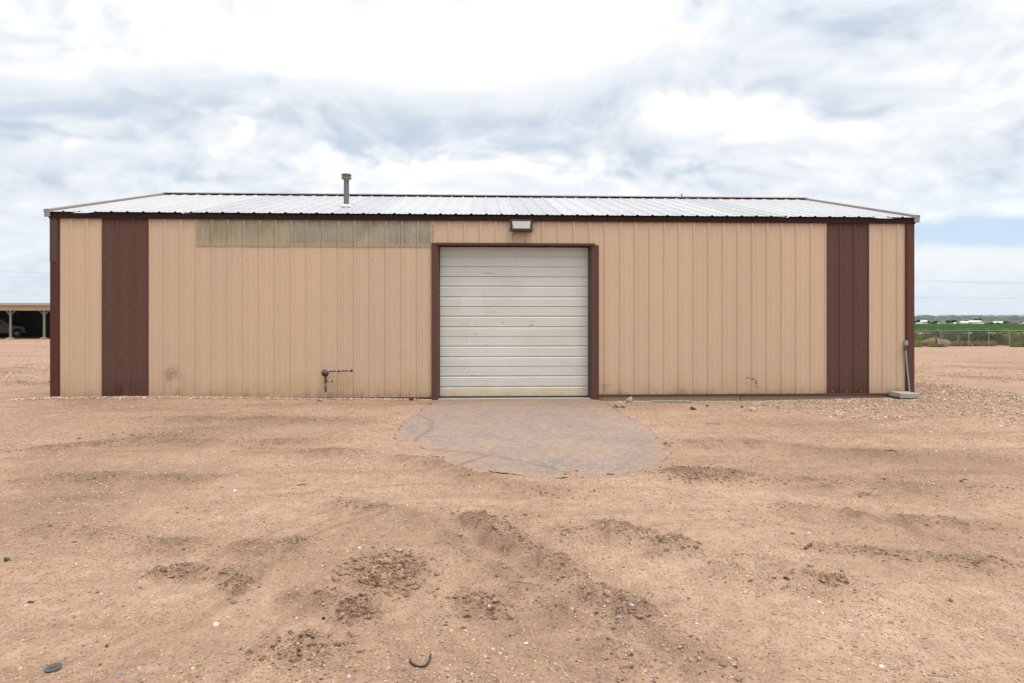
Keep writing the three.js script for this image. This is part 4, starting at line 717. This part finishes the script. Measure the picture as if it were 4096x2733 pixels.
{ // broken post, white pipe, white scrap by the fence
  const P = (zx, zy, d) => { const q = far((3600 + zx * .211) / 1.743, (1200 + zy * .211) / 1.743, d); return q; };
  const a = P(700, 890, 75), y = ground(a[0], -75, false)[0];
  solo('wooden_post', 'short broken brown wooden post leaning by the wire fence', 'post', [new THREE.CylinderGeometry(.11, .10, 1.12, 7).translate(0, .5, 0), cyl([.12, .1, -.05], [.19, .85, -.05], .04, 6)], mat(.19, .10, .055, .95), [a[0], y, -75], .4).rotation.z = .10;
  solo('pipe_stub', 'thin white pipe leaning against the broken wooden post', 'pipe', cyl([.28, 0, .1], [.06, 1.05, .05], .028, 8), mat(.6, .58, .55, .6), [a[0], y, -75]);
  const b = P(858, 880, 74.5); solo('plastic_scrap', 'white plastic scrap on the ground by the broken post', 'litter', rockGeo(411, .32, .11, .2, .6, 2, 5), mat(.78, .77, .75, .7), [b[0], ground(b[0], -74.5, false)[0] + .1, -74.5]);
  const c = P(568, 872, 76); solo('plastic_scrap', 'small pale scrap in the dry grass by the fence', 'litter', rockGeo(412, .16, .09, .12, .6, 2, 5), mat(.6, .56, .5, .7), [c[0], ground(c[0], -76, false)[0] + .1, -76]);
  const e = P(1090, 760, 79.5), ey = ground(e[0], -79.5, false)[0], br = [cyl([0, 0, 0], [.02, 1.5, 0], .025, 5, .01)]; const r = rng(9); for (let i = 0; i < 12; i++) { const h = .3 + r() * 1, A = r() * 6.28; br.push(cyl([.01, h, 0], [.01 + Math.cos(A) * .5, h + .25 + .3 * r(), Math.sin(A) * .4], .012, 4, .005)); }
  solo('dead_bush', 'bare grey branches of a dead bush beside the dirt mound', 'bush', br, mat(.34, .28, .22, .9), [e[0], ey, -79.5]);
}
// ---------------------------------------------------------------- farmsteads beyond the field
const R6 = (zx, zy, d) => far((3600 + zx * .211) / 1.743, (1200 + zy * .211) / 1.743, d);
function gableWalls(w, l, hE, hR) { return new THREE.ExtrudeGeometry(new THREE.Shape([[-w / 2, 0], [w / 2, 0], [w / 2, hE], [0, hR], [-w / 2, hE]].map(p => new THREE.Vector2(...p))), { depth: l, bevelEnabled: false }).translate(0, 0, -l / 2); }
function gableRoof(w, l, hE, hR, t = .18, o = .35) { const k = (hR - hE) / (w / 2), a = w / 2 + o, y = hE - k * o + .02; return new THREE.ExtrudeGeometry(new THREE.Shape([[-a, y], [0, hR + .02], [a, y], [a, y + t], [0, hR + t + .02], [-a, y + t]].map(p => new THREE.Vector2(...p))), { depth: l + 2 * o, bevelEnabled: false }).translate(0, 0, -l / 2 - o); }
const white = mat(.58, .58, .57, .6), cream = mat(.62, .56, .40, .7), darkRoof = mat(.06, .062, .07, .8), pane = mat(.05, .06, .07, .2), brick = mat(.22, .12, .09, .8), siding = mat(.50, .47, .42, .7);
function house(name, label, cat, zx, zy, d, turn, w, l, hE, hR, wm, rm2, wins, group) {
  const p = R6(zx, zy, d), y = ground(p[0], -d)[0], g = thing(name, label, cat, [p[0], y - .1, -d], turn, group);
  part('wall', gableWalls(w, l, hE, hR), wm, g); part('roof', gableRoof(w, l, hE, hR), rm2, g);
  for (const [x, wy, ww, wh, side] of wins) { const f = part('window', side ? box(.08, wh, ww, side * (w / 2 + .02), wy, x) : box(ww, wh, .08, x, wy, l / 2 + .02), pane, g); part('frame', side ? box(.05, wh + .25, ww + .25, side * (w / 2 + .005), wy, x) : box(ww + .25, wh + .25, .05, x, wy, l / 2 + .005), white, f); }
  return g;
}
house('farm_shed', 'cream metal farm shed with a white gable roof beyond the green field', 'farm shed', 1432, 460, 700, .30, 8.6, 13, 2.4, 3.9, cream, white, [[-4.5, 1.5, 1.1, 1.6, -1], [-2.5, 1.5, 1.1, 1.6, -1]]);
house('farm_shed', 'low cream shed with a white roof joined behind the larger cream shed', 'farm shed', 1240, 460, 706, 1.35, 7, 10.5, 1.9, 3.0, cream, white, [[0, 1.1, 1.2, 1.2, 1]]);
house('farmhouse', 'pale two storey farmhouse among dark trees by the corner of the building', 'house', 455, 452, 715, .9, 5.5, 6, 2.9, 4.2, siding, mat(.5, .48, .46, .7), [[0, 2.6, 1, 1.2, 0], [0, 1.2, 1, 1.2, 0]]);
house('garage', 'long low white garage left of the pale farmhouse', 'garage', 360, 462, 690, 1.45, 4, 5.5, 1.1, 1.6, white, white, [[0, .7, 1, .7, 1]]);
house('garage', 'small white shed alone at the field edge between tree clumps', 'shed', 737, 462, 690, .2, 1.5, 1.5, 1.1, 1.5, white, white, [[0, .6, .4, .5, 0]]);
house('garage', 'tiny pale gabled shed left of the cream sheds', 'shed', 1045, 458, 695, .5, 2, 2.4, 1.2, 1.9, siding, white, [[0, .6, .5, .5, 0]]);
house('barn', 'pale barn with a broad white roof right of the cream sheds', 'barn', 1868, 456, 720, 1.25, 8, 10, 1.6, 2.7, siding, white, [[-2, 1, 1, 1, 1], [2, 1, 1, 1, 1]]);
house('farmhouse', 'brick house with a dark roof right of the pale barn', 'house', 2130, 462, 700, 1.5, 6, 7.5, 1.7, 3.6, brick, darkRoof, [[-2, .9, 1, .9, 1], [1.6, .9, 1.2, .9, 1]]);
house('farmhouse', 'second brick house with dark roof and white gable at the far edge', 'house', 2275, 462, 704, .5, 6, 7.5, 2, 4, mat(.6, .58, .54, .7), darkRoof, [[0, 1, 1.4, 1, 0]]);
const crownM = leafM([.022, .038, .018], .9);
function tree(name, label, zx, zy0, zy1, zw, d, seed, group) {
  const p = R6(zx, zy0, d), y = ground(p[0], -d)[0], H = (zy0 - zy1) * .211 / 1.743 / F * d, W = zw * .211 / 1.743 / F * d, g = thing(name, label, 'tree', [p[0], y, -d], seed, group), r = rng(seed);
  part('trunk', [cyl([0, 0, 0], [.1, H * .5, 0], .28, 7, .16), cyl([0, H * .3, 0], [W * .2, H * .55, .2], .13, 5, .06), cyl([0, H * .32, 0], [-W * .2, H * .6, -.2], .13, 5, .06)], mat(.10, .075, .055, .95), g);
  const c = []; const n = 7; for (let i = 0; i < n; i++) { const a = r() * 6.28, q = i ? .30 * W * (.5 + .5 * r()) : 0, s = W * (.20 + .10 * r()); c.push(clumpGeo(seed * 10 + i, 170, .30, .7).scale(s, s * clamp(H / W, .6, 1.3), s).translate(Math.cos(a) * q, H * (.42 + .32 * r() + (i ? 0 : .12)), Math.sin(a) * q)); }
  part('crown', c, crownM, g);
}
for (const [zx, zb, zt, zw, d, label] of [
  [345, 458, 372, 120, 720, 'dark bushy tree rising left of the pale farmhouse'], [290, 458, 400, 70, 725, 'dark tree next to the corner of the building behind the field'], [565, 455, 393, 90, 712, 'rounded dark tree right of the pale farmhouse'], [670, 458, 404, 150, 718, 'broad low tree right of the rounded dark tree'],
  [905, 458, 373, 120, 715, 'tall dark tree of a close pair left of the cream sheds'], [1020, 455, 369, 100, 722, 'taller right hand tree of the close pair'], [1085, 458, 425, 60, 712, 'low dark bush right of the close pair'], [1190, 455, 398, 70, 730, 'low reddish dark tree behind the low cream shed'], [1285, 450, 373, 110, 740, 'dark tree behind the joint of the cream sheds'],
  [1440, 455, 350, 110, 735, 'large dark tree directly behind the cream shed gable'], [1515, 458, 356, 100, 730, 'large dark tree right of the cream shed gable'], [1620, 460, 430, 70, 705, 'low round bush right of the large trees'], [1685, 460, 430, 60, 705, 'low bush between round bush and pale barn'], [1745, 460, 424, 80, 705, 'dark bush just left of the pale barn'], [1845, 460, 422, 100, 700, 'dark bush in front of the pale barn'], [2005, 460, 403, 110, 712, 'dark tree between pale barn and brick house'], [2200, 460, 412, 80, 716, 'dark tree behind the two brick houses'], [2330, 460, 410, 90, 716, 'dark tree past the second brick house']]) tree('tree', label, zx, zb, zt, zw, d, zx);
{ // hazy hillside: woods, and the pale roofs among them
  const r0 = rng(77);
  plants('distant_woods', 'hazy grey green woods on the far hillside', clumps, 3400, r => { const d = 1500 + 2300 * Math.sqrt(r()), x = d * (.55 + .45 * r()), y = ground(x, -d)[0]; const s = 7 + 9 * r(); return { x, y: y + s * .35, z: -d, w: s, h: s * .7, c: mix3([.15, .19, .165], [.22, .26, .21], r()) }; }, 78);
  const proto = new THREE.Group(); part('wall', gableWalls(11, 22, 3.4, 5.6), siding, proto); part('roof', gableRoof(11, 22, 3.4, 5.6, .3, .6), white, proto);
  let n = 0; for (let i = 0; i < 400 && n < 60; i++) { const d = 2700 + 800 * r0(), k = .60 + .2 * r0(), x = d * k, s = .8 + .9 * r0(); const h = proto.clone(); h.name = numbered('distant_house'); h.position.set(x, ground(x, -d)[0] + 3.5, -d); h.rotation.y = 1.57 + (r0() - .5) * .9; h.scale.setScalar(s); tag(h, 'pale roofed house among trees on the hazy far hillside', 'house', 'houses on the far hillside'); scene.add(h); n++; }
}
// ---------------------------------------------------------------- open pole shed and pickup on the other side
{
  const d = 62, S = (zx) => ((zx * .1913) / 1.743 - CX) / F * d, bay = 3.15, x0 = S(928), N0 = -5, N1 = 3, X0 = x0 + N0 * bay - .3, X1 = x0 + N1 * bay + .3, xc = (X0 + X1) / 2, L = X1 - X0, DEP = 10.5;
  const g = thing('pole_shed', 'long open fronted pole shed with a tan fascia beyond the building corner', 'shed', [xc, 0, -d]);
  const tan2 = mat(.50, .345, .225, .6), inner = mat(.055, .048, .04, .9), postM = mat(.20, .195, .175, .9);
  const fprof = []; for (let x = X0; x < X1; x += .3048) { fprof.push([x, 0], [x + .22, 0], [x + .24, .03], [x + .27, .03]); } fprof.push([X1, 0]);
  for (let k = 0; k < 9; k++) { const a = Math.floor(fprof.length * k / 9), b = Math.min(fprof.length - 1, Math.floor(fprof.length * (k + 1) / 9)); part('fascia_panel', sheet(fprof.slice(a, b + 1), [2.65, 3.32], (u, y, z) => [u - xc, y, .10 + z], (u, y) => [u, y]), tan2, g); }
  part('roof', [box(L + .4, .06, DEP + .7, 0, 3.18, -DEP / 2 + .05).rotateX(.0), box(L + .4, .035, .10, 0, 3.345, .12)], mat(.45, .46, .47, .5), g);
  for (let i = N0; i <= N1; i++) {
    const x = x0 + i * bay - xc; part('post', box(.15, 2.9, .15, x, 1.40, 0), postM, g);
    part('brace', cyl([x - .05, 2.22, .02], [x - .55, 2.75, .02], .05, 4), postM, g); part('brace', cyl([x + .05, 2.22, .02], [x + .55, 2.75, .02], .05, 4), postM, g);
    part('post_footing', rockGeo(700 + i, .34, .12, .28, .5, 2, 3).translate(x, .03, .12), mat(.30, .24, .19, .95), g);
  }
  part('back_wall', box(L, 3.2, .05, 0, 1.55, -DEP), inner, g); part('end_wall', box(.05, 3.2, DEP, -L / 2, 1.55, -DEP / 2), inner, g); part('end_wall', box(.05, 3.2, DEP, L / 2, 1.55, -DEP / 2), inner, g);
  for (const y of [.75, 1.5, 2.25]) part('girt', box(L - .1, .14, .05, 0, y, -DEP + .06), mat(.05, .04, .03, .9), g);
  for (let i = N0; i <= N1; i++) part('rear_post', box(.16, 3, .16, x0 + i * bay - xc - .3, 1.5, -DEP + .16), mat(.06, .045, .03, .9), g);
  const bx = x0 - 1.15; solo('timber_beam', 'dark timber leaning against the rear wall inside the pole shed', 'timber', box(.34, 2.5, .1, 0, 1.2, 0, .01), mat(.05, .035, .025, .95), [bx, 0, -d - DEP + .9]).rotation.set(-.25, 0, -.10);
}
{
  const g = thing('pickup_truck', 'white pickup truck parked inside the open pole shed', 'truck', [-54.2, 0, -69.7], .6), wm = mat(.22, .22, .215, .5), L = 5.6;
  const sh = new THREE.Shape(); [[-2.75, .55], [-2.75, 1.08], [-.75, 1.12], [-.62, 1.80], [.55, 1.82], [1.25, 1.20], [2.3, 1.08], [2.42, .95], [2.44, .50], [2.40, .48]].forEach(([x, y], i) => i ? sh.lineTo(x, y) : sh.moveTo(x, y));
  sh.absarc(1.85, .46, .50, 0, Math.PI, false); sh.lineTo(-1.2, .48); sh.absarc(-1.70, .46, .50, 0, Math.PI, false); sh.lineTo(-2.75, .5);
  part('body', new THREE.ExtrudeGeometry(sh, { depth: 1.8, bevelEnabled: true, bevelSize: .05, bevelThickness: .06, bevelSegments: 2 }).translate(0, 0, -.9), wm, g);
  for (const s of [-1, 1]) { const dr = part('door', box(1.2, .62, .03, .05, .86, s * .975, .01), wm, g); part('handle', box(.2, .05, .04, -.35, 1.04, s * 1.0), M.black, dr); part('side_window', box(1.0, .5, .03, .02, 1.48, s * .965, .01), pane, g); for (const x of [-1.7, 1.85]) { const w = part('wheel', new THREE.CylinderGeometry(.40, .40, .26, 24).rotateX(Math.PI / 2).translate(x, .40, s * .84), M.black, g); part('rim', new THREE.CylinderGeometry(.22, .22, .02, 16).rotateX(Math.PI / 2).translate(x, .40, s * .975), M.grey, w); } part('headlight', box(.04, .16, .3, 2.49, .88, s * .68), white, g); }
  part('windshield', box(.03, .75, 1.5, 0, 0, 0).rotateZ(.82).translate(.96, 1.54, 0), pane, g); g.scale.setScalar(.98); part('bumper', box(.14, .22, 1.85, 2.52, .52, 0, .03), M.grey, g);
}
{ // overhead wires far behind
  const wire = (pts, d, label) => solo('power_line', label, 'power line', new THREE.TubeGeometry(new THREE.CatmullRomCurve3(pts.map(([X, Y]) => new THREE.Vector3(...far(X, Y, d)))), 40, .016, 4), mat(.22, .23, .24, .7));
  wire([[-700, 610], [0, 623], [116, 627]], 160, 'upper thin wire crossing the sky beyond the pole shed'); wire([[-700, 622], [0, 634], [116, 639]], 161, 'lower wire of the close pair above the pole shed'); wire([[-700, 660], [0, 672], [116, 677]], 162, 'lowest wire above the pole shed roof');
  wire([[2097, 641], [2230, 646], [2900, 656]], 160, 'highest thin wire crossing the sky above the field'); wire([[2097, 645], [2230, 649], [2900, 660]], 161, 'second wire just under the highest one above the field'); wire([[2097, 682], [2230, 684], [2900, 690]], 162, 'lowest wire above the hazy hillside');
}
renderer.render(scene, camera);
